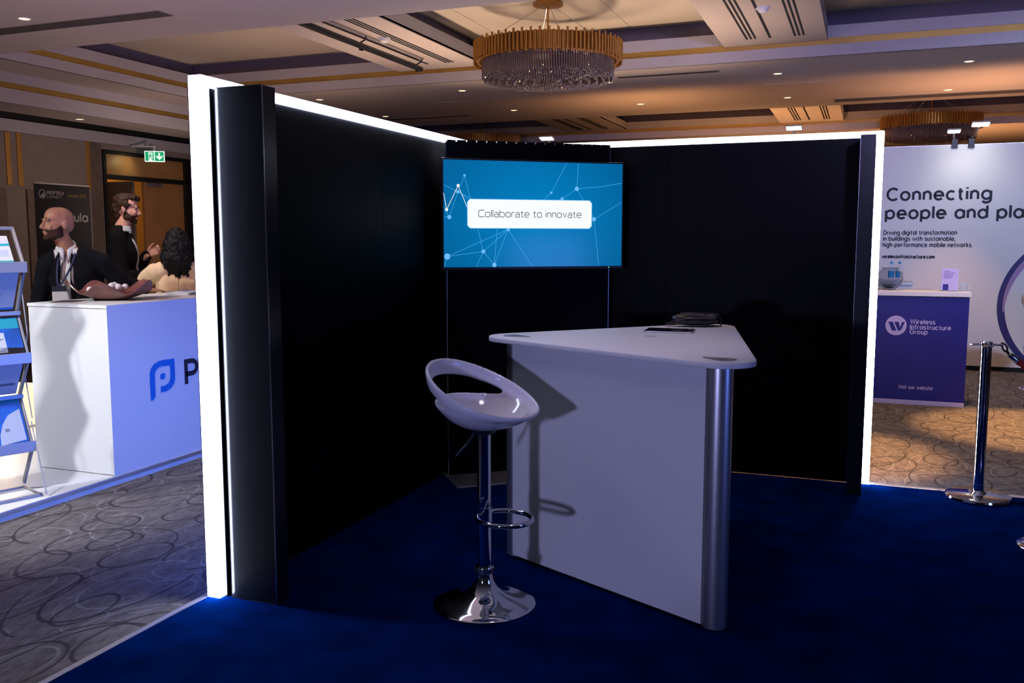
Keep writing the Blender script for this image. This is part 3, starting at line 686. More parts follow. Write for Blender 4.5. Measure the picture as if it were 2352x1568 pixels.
for p, q in (((405,475),(360,590)),((405,475),(468,730)),((335,648),(183,575)),((335,648),(243,917)),((335,648),(495,730)),((360,655),(450,740)),((243,917),(185,810)),((243,917),(187,915)),
             ((1323,660),(1490,345)),((1323,660),(1235,742)),((1592,619),(1611,350)),((1592,619),(1850,597)),((1850,597),(2068,560)),((1592,619),(1436,725)),((1592,619),(1665,745)),((1436,725),(1400,745)),((1436,725),(1470,745)),
             ((1771,942),(2065,760)),((1771,942),(1818,1428)),((1771,942),(1748,895)),((866,1048),(221,1335)),((866,1048),(603,1281)),((866,1048),(719,1424)),((866,1048),(1120,1440)),((750,1040),(719,1424)),((545,1040),(603,1281)),
             ((603,1281),(221,1335)),((603,1281),(530,1445)),((603,1281),(719,1424)),((221,1335),(190,1445))):
    seg(b, p, q, .0026, -.1005)
tag(b.obj('network_lines', e_line, scr), kind='stuff')
b = MB()
for x, y, r in ((405,475,12),(335,648,17),(243,917,20),(1323,660,12),(1592,619,22),(1436,725,16),(1771,942,22),(866,1048,18),(603,1281,20),(221,1335,30),(719,1424,22)): dot(b, (x, y), r, -.1008)
tag(b.obj('network_dots', e_dot, scr), kind='stuff')
b = MB()
for p, q in (((181,660),(215,838)),((215,838),(337,582)),((337,582),(440,830))): seg(b, p, q, .0034, -.101)
for p in ((337,582),(215,838)): dot(b, p, 15, -.1012)
tag(b.obj('white_trace', e_white, scr), kind='stuff')
def chamfer(x0, x1, z0, z1, c): return [(x0+c, z0), (x1-c, z0), (x1, z0+c), (x1, z1-c), (x1-c, z1), (x0+c, z1), (x0, z1-c), (x0, z0+c)]
(ax, az), (bx, bz) = S((438, 1032)), S((1746, 748))
b = MB(); flat(b, chamfer(ax-.004, bx+.004, az-.004, bz+.004, .02), -.1014); b.obj('title_outline', e_dot, scr)
b = MB(); flat(b, chamfer(ax, bx, az, bz, .016), -.1018); b.obj('title_panel', e_white, scr)
(lx, lz), (rx, _), (_, hz) = S((548, 915)), S((1638, 920)), S((548, 843))
text('title_text', 'Collaborate to innovate', emit('screen_grey', (.04, .06, .07), .8), scr, (lx, -.102, lz), (R(90), 0, 0), rx-lx, hz-lz, .0044, 3.4, .14)

# --- triangular counter
C1, C2, C3 = Vector((-.53, 3.69)), Vector((-1.61, 4.22)), Vector((-.80, 5.09))
def rounded(cs, r, n=10):
    out = []; k = len(cs)
    for i in range(k):
        a, c, d = cs[i-1], cs[i], cs[(i+1) % k]
        n1 = Vector(((c-a).y, -(c-a).x)).normalized(); n2 = Vector(((d-c).y, -(d-c).x)).normalized()
        a1 = math.atan2(n1.y, n1.x); a2 = math.atan2(n2.y, n2.x)
        if a2 < a1: a2 += 2*math.pi
        out += [(c.x+r*math.cos(a1+(a2-a1)*j/n), c.y+r*math.sin(a1+(a2-a1)*j/n)) for j in range(n+1)]
    return out
tb = thing('triangular_counter', 'white triangular standing counter with rounded corners in the dark booth', 'counter', (0, 0, 0))
CW = [C2, C1, C3]   # counter-clockwise
tt = MB().prism(rounded(CW, .14, 14), 1.102, 1.125).obj('tabletop', M['white'], tb, smooth=50, bevel=.003)
part('kick_plinth', M['dark'], tb, lambda b: b.prism(rounded(CW, .03, 4), .0, .02))
for c in CW:
    part('column', M['alu'], tb, lambda b: b.lathe([(.047, .004), (.052, .008), (.052, 1.102)], 32, Matrix.Translation((c.x, c.y, 0))), smooth=True)
for i in range(3):
    a, c = CW[i], CW[(i+1) % 3]; d = (c-a).normalized(); n = Vector((d.y, -d.x))
    p, q = a + d*.055, c - d*.055
    if i == 0: p, q = a + d*.02, c - d*.035
    o0, o1 = .030, .048
    part('side_panel', M['white'], tb, lambda b: b.prism([tuple(p+n*o0), tuple(p+n*o1), tuple(q+n*o1), tuple(q+n*o0)][::-1], .015, 1.101), bevel=.0012)
def teardrop(scale):
    pts = [(.0, .10), (-.035, .035), (-.05, -.01), (-.042, -.045), (0, -.062), (.042, -.045), (.05, -.01), (.035, .035)]
    return [(v.x*scale, v.y*scale) for v in smoothpoly([(x, y) for x, y in pts], 4)]
cen = (C1+C2+C3)/3
for c, turn in ((C1, 28), (C2, -28), (C3, 0)):
    d = (cen-c).normalized(); q = c - d*.01
    Mx = Matrix.Translation((q.x, q.y, 0)) @ Matrix.Rotation(math.atan2(d.y, d.x)-math.pi/2 + R(turn), 4, 'Z')
    il = MB().prism(teardrop(.95), 1.1248, 1.1256, Mx).obj('corner_inlay', M['inlay'], tb)
    MB().prism(teardrop(.78), 1.1256, 1.1260, Mx).obj('inlay_band', M['inlay2'], il)
    MB().prism(teardrop(.46), 1.1260, 1.1264, Mx).obj('inlay_centre', M['inlay'], il)
part('cable_cap', mat('cap_grey', (.55, .53, .6), .4), tb, lambda b: b.lathe([(.034, 1.1245), (.036, 1.126), (.034, 1.1268), (0, 1.127)], 24, Matrix.Translation((-.985, 4.44, 0))), smooth=True)

tab = thing('tablet', 'black tablet lying flat on the triangular counter in front of the pouch', 'tablet', (-.945, 4.715, 1.1255), 3)
part('body', M['alu'], tab, lambda b: b.bb(-.125, .125, -.085, .085, 0, .007), bevel=.003)
part('screen', M['screenblack'], tab, lambda b: b.bb(-.121, .121, -.081, .081, .007, .009), bevel=.001)
pch = thing('leather_pouch', 'glossy black leather pouch slumped on the triangular counter behind the tablet', 'pouch', (-.87, 5.04, 1.130), 16)
b = MB()
for x in [k*.02-.09 for k in range(10)]:
    h = .034 - .06*(x+.01)**2/.09
    b.ell((x, 0, .034), (.04, .05, h), None, 12, 8)
b.ell((0, 0, .02), (.125, .058, .02), None, 20, 8)
body = voxel(b, 'body', M['leather'], pch, .005, 6)
part('seam', mat('leather_edge', (.06, .03, .03), .25), body, lambda b: b.tube([(v[0], v[1], v[2]) for v in [(-.105, -.042, .03), (-.06, -.056, .043), (0, -.06, .047), (.06, -.056, .044), (.10, -.04, .034)]], .003, 6), smooth=True)
b = MB()
prof = [(.03, -.01, .05), (.06, .005, .062), (.10, .01, .062), (.135, .012, .055), (.145, .012, .03), (.145, .012, .0)]
b.add([(x, y-.012, z) for x, y, z in prof] + [(x+.01, y+.075, z+.004) for x, y, z in prof], [(i, i+1, i+7, i+6) for i in range(5)])
fl_ = b.obj('flap', M['leather'], pch, smooth=60); sm = fl_.modifiers.new('s', 'SOLIDIFY'); sm.thickness = .006; bake(fl_)
part('zip', M['dark'], pch, lambda b: b.tube([(-.08, -.02, .068), (-.03, -.03, .072), (.03, -.028, .071), (.07, -.02, .066)], .004, 6), smooth=True)
part('strap', M['leather'], pch, lambda b: b.tube(smoothpoly([(-.12, -.02, .02), (-.15, -.03, .01), (-.155, -.0, .006), (-.13, .03, .008), (-.1, .03, .02)], 5, False), .007, 8), smooth=True)
part('buckle', M['chrome'], pch, lambda b: b.bb(.085, .115, -.03, -.024, .033, .039), bevel=.002)

# --- bar stools
def stool(loc, rz, label, m):
    t = thing('bar_stool', label, 'bar stool', loc, rz, 'swivel bar stools with scoop seats')
    part('base', M['chrome'], t, lambda b: b.lathe([(.0, .002), (.222, .002), (.227, .006), (.222, .011), (.18, .019), (.13, .032), (.085, .052), (.055, .08), (.040, .11), (.036, .14)], 64), smooth=True)
    col = part('collar', M['chrome'], t, lambda b: b.lathe([(.038, .14), (.041, .145), (.041, .17), (.038, .175)], 32), smooth=True)
    bd_ = MB().box((0, 0, 0), (.006, .008, .022)).mesh('collar_bead'); bd_.materials.append(M['edge'])
    for k in range(22):
        a = 2*math.pi*k/22; o = link('collar_bead', bd_, None, col); o.location = (.042*math.cos(a), .042*math.sin(a), .1575); o.rotation_euler = (0, 0, a)
    part('column', M['chrome'], t, lambda b: b.lathe([(.030, .17), (.030, .765)], 32), smooth=True)
    part('piston', M['chrome'], t, lambda b: b.lathe([(.018, .74), (.018, .79)], 20), smooth=True)
    # foot ring
    ring = []
    for k in range(28):
        a = 2*math.pi*k/28
        ring.append((.108 + .122*math.cos(a), .112*math.sin(a), .405 - .015*math.cos(a)*0 + .0))
    fr = part('foot_ring', M['chrome'], t, lambda b: b.tube(ring, .0105, 10, True), smooth=True)
    part('ring_clamp', M['chrome'], fr, lambda b: (b.lathe([(.031, .37), (.034, .372), (.034, .44), (.031, .442)], 24), b.tube(smoothpoly([(-.012, -.034, .40), (-.008, -.036, .45), (.006, -.036, .478), (.022, -.030, .486)], 5, False), .007, 8)), smooth=True)
    # scoop seat: bowl with a raised loop back and an opening below it
    NT, NS = 120, 44; v = []; f = []; keep = set()
    def P(i, k):
        s = i/NS; th = 2*math.pi*k/NT           # th = 0 at the back (local -x)
        bk = (1+math.cos(th))/2
        ze = .088 + .062*bk**1.2; h = ze + .010 + .150*bk**1.25
        if s < .62:
            q = s/.62; r_ = .205*q; z = .032 + (ze-.032)*q**2.6
        else:
            q = (s-.62)/.38
            r_ = .205 + .030*math.sin(q*math.pi/2); z = ze + (h-ze)*q
        lean = .016*max(0, math.cos(th))*max(0, (s-.62)/.38)
        return (-(r_+lean)*math.cos(th), -r_*math.sin(th), z)
    for i in range(NS+1):
        for k in range(NT): v.append(P(i, k))
    for i in range(NS):
        s = (i+.5)/NS; q = (s-.62)/.38
        for k in range(NT):
            th = 2*math.pi*(k+.5)/NT
            if th > math.pi: th -= 2*math.pi
            if (abs(th)/R(84))**2.4 + (abs(q-.30)/.28)**2.0 < 1: continue
            f.append((i*NT+k, i*NT+(k+1) % NT, (i+1)*NT+(k+1) % NT, (i+1)*NT+k))
    b = MB(); b.add([p for p in v], f)
    me = b.mesh('seat'); bm = bmesh.new(); bm.from_mesh(me)
    bmesh.ops.delete(bm, geom=[q for q in bm.verts if not q.link_faces], context='VERTS')
    bd_v = [q for q in bm.verts if q.is_boundary]
    for _ in range(30):
        new = {}
        for q in bd_v:
            nb = [e.other_vert(q).co for e in q.link_edges if e.is_boundary]
            if len(nb) == 2: new[q] = q.co*.4 + (nb[0]+nb[1])*.3
        for q, c in new.items(): q.co = c
    bm.to_mesh(me); bm.free()
    o = link('seat', me, m, t); o.location = (0, 0, .765)
    sd = o.modifiers.new('s', 'SOLIDIFY'); sd.thickness = .019; sd.offset = 0
    rm = o.modifiers.new('r', 'REMESH'); rm.mode = 'VOXEL'; rm.voxel_size = .0048
    q = o.modifiers.new('m', 'SMOOTH'); q.iterations = 10; q.factor = .5
    bake(o); o.data.polygons.foreach_set('use_smooth', [True]*len(o.data.polygons))
    part('seat_mount', M['dark'], t, lambda b: b.lathe([(.03, .762), (.05, .772), (.055, .79)], 24), smooth=True)
    part('lift_lever', M['chrome'], t, lambda b: b.tube(smoothpoly([(-.035, -.02, .768), (-.045, -.035, .745), (-.06, -.05, .715), (-.095, -.075, .665)], 5, False), .0065, 8), smooth=True)
    return t
s1 = stool((-1.517, 3.574, 0), -12, 'white scoop seat bar stool with chrome pedestal beside the triangular counter', M['gloss'])
s2 = copy_tree(s1); s2.location = (1.03, 5.32, 0); s2.rotation_euler = (0, 0, R(20)); s2['label'] = 'white bar stool cut off by the right edge in front of the chrome post'
s3 = copy_tree(s1); s3.location = (1.83, 11.2, -.02); s3.rotation_euler = (0, 0, R(60)); s3['label'] = 'cream bar stool cut off by the right edge before the lilac arcs'
for c in s3.children:
    if c.name.startswith('seat') and not c.name.startswith('seat_m'):
        c.data = c.data.copy(); c.data.materials.clear(); c.data.materials.append(M['cream'])

# --- stanchion with red rope
sn = thing('stanchion', 'polished chrome rope post on the navy carpet at the right', 'rope post', (.708, 6.22, 0))
part('base', M['chrome'], sn, lambda b: b.lathe([(0, .0), (.185, 0), (.19, .008), (.187, .02), (.178, .026), (.05, .032), (.034, .05), (.034, .09)], 56), smooth=True)
part('post', M['chrome'], sn, lambda b: b.lathe([(.032, .09), (.032, .955)], 32), smooth=True)
part('cap', M['chrome'], sn, lambda b: b.lathe([(.032, .95), (.037, .955), (.037, .975), (.028, .985), (0, .987)], 28), smooth=True)
for k in range(4):
    a = k*math.pi/2 + .15
    pts = [(.034, -.024, .965), (.085, -.014, .962), (.092, 0, .962), (.085, .014, .962), (.034, .024, .965)]
    part('rope_eye', M['chrome'], sn, lambda b: b.tube(pts, .005, 6, False, Matrix.Rotation(a, 4, 'Z')), smooth=True)
ro = thing('barrier_rope', 'red velvet barrier rope hooked to the chrome post at the right edge', 'rope', (.708, 6.22, 0))
part('hook', M['dark'], ro, lambda b: b.tube(smoothpoly([(.08, .015, .975), (.10, .01, .968), (.115, .0, .945), (.105, -.005, .925), (.09, .0, .94), (.085, .01, .962)], 5, False), .0055, 7), smooth=True)
part('snap', M['dark'], ro, lambda b: b.tube([(.108, .0, .93), (.13, .0, .905)], .008, 8), smooth=True)
part('end_cap', M['chrome'], ro, lambda b: b.tube([(.125, 0, .912), (.13, 0, .905), (.175, 0, .868), (.18, 0, .864)], [.010, .019, .019, .016], 16), smooth=True)
rp_ = [(.175, 0, .868), (.26, 0, .81), (.4, -.01, .74), (.6, -.02, .68), (.85, -.02, .66), (1.1, -.02, .69), (1.35, -.02, .78), (1.5, -.02, .88)]
part('rope', M['rope'], ro, lambda b: b.tube(smoothpoly(rp_, 8, False), [.019+.002*math.sin(i*1.7) for i in range(57)], 12), smooth=60)
s4 = copy_tree(sn); s4.location = (2.2, 6.2, 0); s4['label'] = 'chrome rope post beyond the right edge holding the other rope end'

# ================================================================== THE WHITE STAND AT THE RIGHT REAR
FY = (R(90), 0, 0)           # lettering on a face that looks towards -Y
FXp = (R(90), 0, R(90))      # lettering on a face that looks towards +X
gw = thing('graphic_wall', 'large white graphic wall with black lettering behind the navy counter', 'graphic wall', (0, 12.58, -.02))
for i in range(8):
    x0 = -5.6 + i*1.45
    part('fabric_panel', M['whitefab'], gw, lambda b: b.bb(x0, x0+1.45, 0, .06, .06, 2.78))
part('plinth', M['slot'], gw, lambda b: b.bb(-5.6, 6, .01, .06, 0, .06))
part('top_rail', M['alu'], gw, lambda b: b.bb(-5.6, 6, .005, .055, 2.78, 2.785))
def wt(s_, x, z, w, cap, st, **k): return text('lettering', s_, M['ink'], gw, (x, -.001, z+.02), FY, w, cap, st, **k)
wt('Connecting', .205, 2.10, 1.195, .143, .029)
wt('people and places', .197, 1.871, 1.93, .143, .029)
wt('Driving digital transformation', .19, 1.667, .845, .052, .0098)
wt('in buildings with sustainable,', .187, 1.592, .835, .052, .0098)
wt('high-performance mobile networks.', .185, 1.515, 1.03, .052, .0098)
wt('wirelessinfrastructure.com', .183, 1.372, .615, .040, .0115)
# concentric sweeping arcs
def arc_band(b, cx, cz, rx, rz, a0, a1, w0, w1, y):
    n = 48; v = []; f = []
    for i in range(n+1):
        t = i/n; a = R(a0+(a1-a0)*t); w = w0+(w1-w0)*math.sin(t*math.pi)
        c, s_ = math.cos(a), math.sin(a)
        v += [(cx+(rx-w)*c, y, cz+(rz-w)*s_), (cx+rx*c, y, cz+rz*s_)]
        if i: f.append((2*i-2, 2*i-1, 2*i+1, 2*i))
    b.add(v, f)
for cx, cz, rx, rz, w in ((2.55, .82, 1.03, .95, .085), (2.75, .82, .93, .70, .07), (2.9, .82, .8, .46, .06)):
    ab = MB(); arc_band(ab, cx, cz, rx, rz, 100, 262, w*.25, w, -.003); arcp = ab.obj('printed_arc', M['arc'], gw)
    ab = MB(); arc_band(ab, cx+.015, cz, rx-w*.55, rz-w*.4, 100, 185, w*.2, w*.75, -.0045); ab.obj('arc_highlight', M['arc2'], arcp)

def arm_light(x, z, label, lean=0.0, size=1.0):
    t = thing('arm_light', label, 'flood light', (x, 12.6, 2.77), 0, 'white flood lights on arms above the graphic wall')
    h = z-2.77
    part('clamp', M['dark'], t, lambda b: (b.bb(-.035, .035, -.04, .07, -.05, .06), b.tube([(0, .01, .06), (0, .01, .1)], .015, 8)), bevel=.004)
    part('arm', M['alu'], t, lambda b: b.tube(smoothpoly([(0, .01, .08), (lean*.4, -.03, h*.45), (lean*.8, -.13, h*.85), (lean, -.2, h)], 5, False), .011, 8), smooth=True)
    hd = part('head', M['alu'], t, lambda b: b.box((0, 0, .012), (.15*size, .09*size, .024), Matrix.Translation((lean, -.24, h)) @ Matrix.Rotation(R(-14), 4, 'X')), bevel=.006)
    part('lens', M['flood'], hd, lambda b: b.box((0, 0, -.003), (.135*size, .08*size, .008), Matrix.Translation((lean, -.24, h)) @ Matrix.Rotation(R(-14), 4, 'X')), bevel=.003)
    lamp('flood_beam', 'SPOT', (x+lean, 12.6-.5, z-.03), (x+lean+.1, 12.6, 1.6), 6, (1.0, .98, .9), .05, 100, 1)
    return t
arm_light(1.14, 2.97, 'bright arm light over the word Connecting at the far right', .07, 1.35)
arm_light(.955, 2.90, 'smaller arm light left of the brightest one at the far right', -.03, 1.0)
arm_light(-.93, 3.02, 'bright arm light above the lit edge right of the screen', .0, 1.35)
arm_light(-4.27, 3.02, 'bright arm light directly above the screen', .0, 1.35)

nc = thing('reception_counter', 'navy reception counter with white round logo at the far right', 'counter', (0, 9.72, -.02))
part('body', M['white'], nc, lambda b: b.bb(-.45, .94, .006, .52, .03, 1.07), bevel=.002)
part('front_graphic', M['navyprint'], nc, lambda b: b.bb(-.45, .94, -.002, .006, .045, 1.07))
part('base_strip', M['lilac'], nc, lambda b: b.bb(-.45, .94, -.004, .52, .0, .045), bevel=.002)
part('counter_top', M['white'], nc, lambda b: b.bb(-.47, .955, -.02, .56, 1.075, 1.12), bevel=.003)
lg = part('logo_disc', M['lilac'], nc, lambda b: b.lathe([(.097, 0), (.097, .002)], 40, Matrix.Translation((.30, -.002, .782)) @ RX))
b = MB()
for p in ([(-.072, .036), (-.032, .036), (.006, -.052), (-.036, -.052)], [(-.018, .036), (.022, .036), (.060-.02, -.030), (.034, -.052), (.02, -.052)], [(.052, .036), (.078, .036), (.046, -.05), (.034, -.03)]):
    b.prism([(x+.30, z+.782) for x, z in p], .0042, .0052, RX)
b.obj('logo_letter', M['navyprint'], lg)
for s_, z, w_ in (('Wireless', .804, .226), ('Infrastructure', .752, .367), ('Group', .705, .162)):
    text('lettering', s_, M['lilac'], nc, (.426, -.0035, z), FY, w_, .042, .0082)
text('lettering', 'Visit our website', M['lilac'], nc, (.346, -.0035, .157), FY, .312, .035, .006)

sh = thing('side_cabinet', 'low white cabinet behind the navy counter holding two bottles', 'cabinet', (-.1, 10.55, -.02))
part('body', M['white'], sh, lambda b: b.bb(-.5, .56, 0, .4, 0, 1.14), bevel=.003)
part('top', M['white'], sh, lambda b: b.bb(-.52, .58, -.02, .42, 1.14, 1.175), bevel=.003)
for x, l in ((.257, 'left water bottle with blue label behind the glass bowl'), (.338, 'right water bottle with blue label behind the glass bowl')):
    t = thing('water_bottle', l, 'bottle', (x, 10.68, 1.155), 0, 'water bottles on the white cabinet')
    part('body', M['clear'], t, lambda b: b.lathe([(0, 0), (.032, 0), (.034, .01), (.034, .12), (.026, .15), (.013, .175), (.012, .20)], 20), smooth=True)
    part('label', M['water'], t, lambda b: b.lathe([(.0347, .035), (.0347, .095)], 20, cap=False), smooth=True)
    part('cap', M['water'], t, lambda b: b.lathe([(.014, .19), (.014, .215), (0, .215)], 14), smooth=True)
gb = thing('glass_bowl', 'round clear glass fishbowl on the left of the navy counter', 'bowl', (.232, 9.98, 1.10))
n_ = 14
prof = [(.05, 0)] + [(.122*math.cos(a), .115+.115*math.sin(a)) for a in [R(-62+i*10) for i in range(13)]] + [(.085, .222)]
inner = [(r_-.004, z+.002) for r_, z in prof[::-1]] + [(0, .006)]
part('bowl', M['glass'], gb, lambda b: b.lathe([(0, 0)]+prof+inner, 36, cap=False), smooth=True)
for k in range(5):
    t = thing('business_card', 'white business card lying in the glass fishbowl', 'card', (.232+random.uniform(-.03, .03), 9.98+random.uniform(-.03, .03), 1.125+k*.006), random.uniform(0, 180), 'cards in the glass bowl')
    part('card', M['paper'], t, lambda b: b.box((0, 0, 0), (.085, .05, .0015), Matrix.Rotation(R(random.uniform(-8, 8)), 4, 'X')))
sg = thing('table_sign', 'small lilac leaflet in a clear holder on the navy counter', 'leaflet', (.77, 9.86, 1.10), -6)
tl = Matrix.Rotation(R(-8), 4, 'X')
part('holder', M['clear'], sg, lambda b: (b.box((0, 0, .115), (.155, .004, .225), tl), b.bb(-.0775, .0775, -.02, .06, 0, .004)))
part('leaflet', M['lilac'], sg, lambda b: b.box((0, -.004, .117), (.148, .0015, .215), tl))
b = MB()
for i, (x0, w) in enumerate(((-.06, .06), (-.06, .1), (-.06, .09), (-.06, .085), (-.06, .07))): b.box((x0+w/2, -.0052, .195-.016*i), (w, .0004, .004), tl)
b.box((-.035, -.0052, .04), (.05, .0004, .06), tl)
tag(b.obj('print', M['navyprint'], sg), kind='stuff')
mg = thing('glass_mug', 'clear glass mug beside the lilac leaflet on the navy counter', 'mug', (.90, 9.93, 1.10))
part('cup', M['clear'], mg, lambda b: b.lathe([(0, 0), (.034, 0), (.037, .005), (.037, .085), (.034, .085), (.034, .008), (0, .008)], 24, cap=False), smooth=True)
part('handle', M['clear'], mg, lambda b: b.tube(smoothpoly([(.035, 0, .07), (.06, 0, .068), (.068, 0, .045), (.055, 0, .022), (.036, 0, .02)], 4, False), .005, 6), smooth=True)

# ================================================================== THE WHITE STAND AT THE LEFT
pf = thing('stand_platform', 'white raised stand platform with metal edge at the left', 'platform', (0, 0, -.02))
part('deck', M['white'], pf, lambda b: b.bb(-8.3, -4.60, 2.6, 7.6, .0, .055))
part('edge_trim', M['alu'], pf, lambda b: b.bb(-4.60, -4.588, 2.6, 7.6, .03, .058), bevel=.003)
part('edge_face', M['white'], pf, lambda b: b.bb(-4.60, -4.592, 2.6, 7.6, .0, .03))
wc = thing('welcome_counter', 'white welcome counter with blue leaf shaped P logo at the left', 'counter', (0, 0, .036))
part('body', M['white'], wc, lambda b: b.bb(-5.31, -4.616, 4.575, 6.5, .003, 1.114), bevel=.002)
part('counter_top', M['white'], wc, lambda b: b.bb(-5.314, -4.616, 4.57, 6.503, 1.117, 1.139), bevel=.0015)
part('logo_panel', M['white'], wc, lambda b: b.bb(-4.616, -4.611, 4.568, 6.5, .0, 1.139))
out = [(5.171,.755),(5.171,.677),(5.171,.61),(5.158,.575),(5.124,.544),(5.077,.53),(5.022,.53),(5.025,.572),(5.07,.573),(5.106,.588),(5.123,.617),(5.124,.663),(5.124,.71),(5.033,.715),(4.997,.703),(4.976,.677),(4.972,.652),(4.971,.574),(4.971,.515),(4.959,.494),(4.94,.485),(4.926,.484),(4.923,.568),(4.923,.671),(4.935,.708),(4.968,.739),(5.018,.754),(5.054,.757)]
dt = [(5.039,.663),(5.073,.662),(5.072,.631),(5.059,.62),(5.024,.622),(5.024,.654)]
lblue = mat('logo_blue', (.0, .16, .62), .5)
b = MB(); b.add([(-4.6095, y, z-.036) for y, z in out], [tuple(range(len(out)))]); b.add([(-4.6095, y, z-.036) for y, z in dt], [tuple(range(len(dt)))])
b.obj('logo', lblue, wc)
text('lettering', 'Po', M['ink'], wc, (-4.6105, 5.270, .515), FXp, .345, .165, .036)

gc = thing('glow_cube', 'glowing warm white cube seat behind the brochure rack', 'cube seat', (-6.72, 5.35, .036), 6)
part('shell', M['cube'], gc, lambda b: b.bb(-.27, .27, -.3, .3, .02, .36), bevel=.02, smooth=True)
part('base', M['alu'], gc, lambda b: b.bb(-.25, .25, -.28, .28, 0, .02))
lamp('cube_light', 'POINT', (-6.38, 5.2, .3), (0, 0, 0), 5, (1.0, .7, .35), .05)

# --- folding brochure rack
RK = (-4.674, 4.042, .036); RA = 70
SEGS = [(.205, 1.633), (.06, 1.40), (.214, 1.12), (.073, .85), (.246, .60), (.087, .30), (.255, .045)]
rk = thing('brochure_rack', 'silver zigzag brochure rack at the left edge beside the white counter', 'brochure rack', RK, RA)
WD = .46
for x in (0, -WD):
    for i in range(6):
        (y0, z0), (y1, z1) = SEGS[i], SEGS[i+1]
        L_ = math.hypot(y1-y0, z1-z0); a = math.atan2(z1-z0, y1-y0)
        part('side_rail', M['rackmetal'], rk, lambda b: b.box((0, 0, 0), (.014, L_+.01, .028), Matrix.Translation((x, (y0+y1)/2, (z0+z1)/2)) @ Matrix.Rotation(a, 4, 'X')), bevel=.002)
    for y0, z0, y1, z1 in ((.20, 1.28, .15, 1.0), (.15, 1.0, .24, .74), (.225, .74, .15, .47), (.17, .45, .0, .02)):
        part('tie_rod', M['rackmetal'], rk, lambda b: b.tube([(x+.012, y0-.05, z0), (x+.012, y1-.05, z1)], .004, 6), smooth=True)
for i in (1, 3, 5):
    y, z = SEGS[i]
    part('tray_lip', M['rackmetal'], rk, lambda b: (b.bb(-WD-.01, .012, y-.022, y-.014, z-.03, z+.035), b.bb(-WD-.01, .012, y-.02, y+.03, z-.03, z-.024)), bevel=.002)
for i in (2, 4):
    y, z = SEGS[i]
    part('tray_lip', M['rackmetal'], rk, lambda b: (b.bb(-WD-.005, .007, y-.045, y-.038, z-.015, z+.012), b.bb(-WD-.005, .007, y-.045, y+.01, z-.015, z-.010)), bevel=.002)
part('top_bar', M['rackmetal'], rk, lambda b: b.bb(-WD, 0, .19, .21, 1.625, 1.645), bevel=.003)
part('foot_frame', M['rackmetal'], rk, lambda b: (b.bb(-WD, .005, -.01, .008, 0, .018), b.bb(-WD, .005, .25, .268, 0, .018), b.bb(-.012, .005, -.01, .268, 0, .018), b.bb(-WD, -WD+.017, -.01, .268, 0, .018)), bevel=.002)
part('foot_sheet', M['white'], rk, lambda b: b.bb(-WD+.01, -.005, 0, .26, .004, .008))
def brochure(i, t0, t1, label, cover, w0, w1, deco, off=.012):
    (y0, z0), (y1, z1) = SEGS[i], SEGS[i+1]
    a = Vector((y0+(y1-y0)*t0, z0+(z1-z0)*t0)); c = Vector((y0+(y1-y0)*t1, z0+(z1-z0)*t1))
    d = (a-c).normalized(); n = Vector((-d.y, d.x))
    if n.x > 0: n = -n
    t = thing('brochure', label, 'brochure', RK, RA, 'brochures in the zigzag rack')
    Mx = Matrix(((1, 0, 0, 0), (0, d.x, n.x, c.x+n.x*off), (0, d.y, n.y, c.y+n.y*off), (0, 0, 0, 1)))
    H_ = (a-c).length
    part('pages', M['paper'], t, lambda b: b.add(*box_vf(w0, w1, 0, H_, -.006, 0), Mx))
    part('cover', cover, t, lambda b: b.add(*box_vf(w0, w1, 0, H_, 0, .001), Mx))
    for m, poly in deco:
        part('cover_print', m, t, lambda b: b.prism([(w0+(w1-w0)*x, H_*y) for x, y in poly], .0012, .0016, Mx))
    return t
def box_vf(x0, x1, y0, y1, z0, z1):
    q = MB().bb(x0, x1, y0, y1, z0, z1); return q.v, q.f
q4 = lambda x0, x1, y0, y1: [(x0, y0), (x1, y0), (x1, y1), (x0, y1)]
grey = mat('print_grey', (.22, .23, .28), .5); skyp = mat('print_sky', (.05, .25, .75), .5); pale = mat('print_pale', (.55, .6, .72), .5)
brochure(0, .22, .97, 'white and teal brochure in the top tray of the zigzag rack', M['paper'], -.42, -.05, ((M['teal'], q4(0, 1, 0, .16)), (M['teal'], [(0, .58), (1, .66), (1, .74), (0, .68)]), (grey, q4(.5, .62, .2, .3)), (pale, q4(.66, .95, .3, .52))))
brochure(1, .06, .9, 'white printed sheet in the second tray of the zigzag rack', M['paper'], -.43, -.03, ((pale, q4(0, .8, .3, .45)), (grey, q4(0, .7, .75, .77)), (skyp, q4(0, 1, 0, .06))))
brochure(2, .12, .97, 'dark blue brochure with a white phone picture in the third tray', M['brochure_blue'], -.44, -.015, ((M['teal'], q4(0, 1, .72, 1)), (M['dark'], [(0, 0), (1, 0), (1, .22), (0, .3)]), (M['paper'], q4(.62, .78, .12, .62)), (grey, q4(.64, .76, .44, .47)), (pale, [(0, .28), (.4, .2), (.35, .45), (.1, .5), (0, .45)])))
brochure(3, .06, .9, 'white printed sheet in the fourth tray of the zigzag rack', M['paper'], -.43, -.03, ((grey, q4(0, .3, .28, .36)), (grey, q4(.35, .6, .28, .36)), (grey, q4(.66, .95, .28, .36)), (pale, q4(0, 1, .5, .95)), (grey, q4(0, .5, .68, .70))))
brochure(4, .0, .97, 'blue brochure with a white curved tower picture in the lowest tray', M['brochure_blue'], -.44, -.015, ((M['teal'], q4(0, 1, .85, 1)), (pale, [(.62, .05), (.97, .1), (.97, .72), (.8, .62), (.7, .45), (.64, .25)]), (M['paper'], q4(.2, .45, .78, .81)), (grey, [(.72, .3), (.78, .3), (.78, .36), (.72, .36)])))

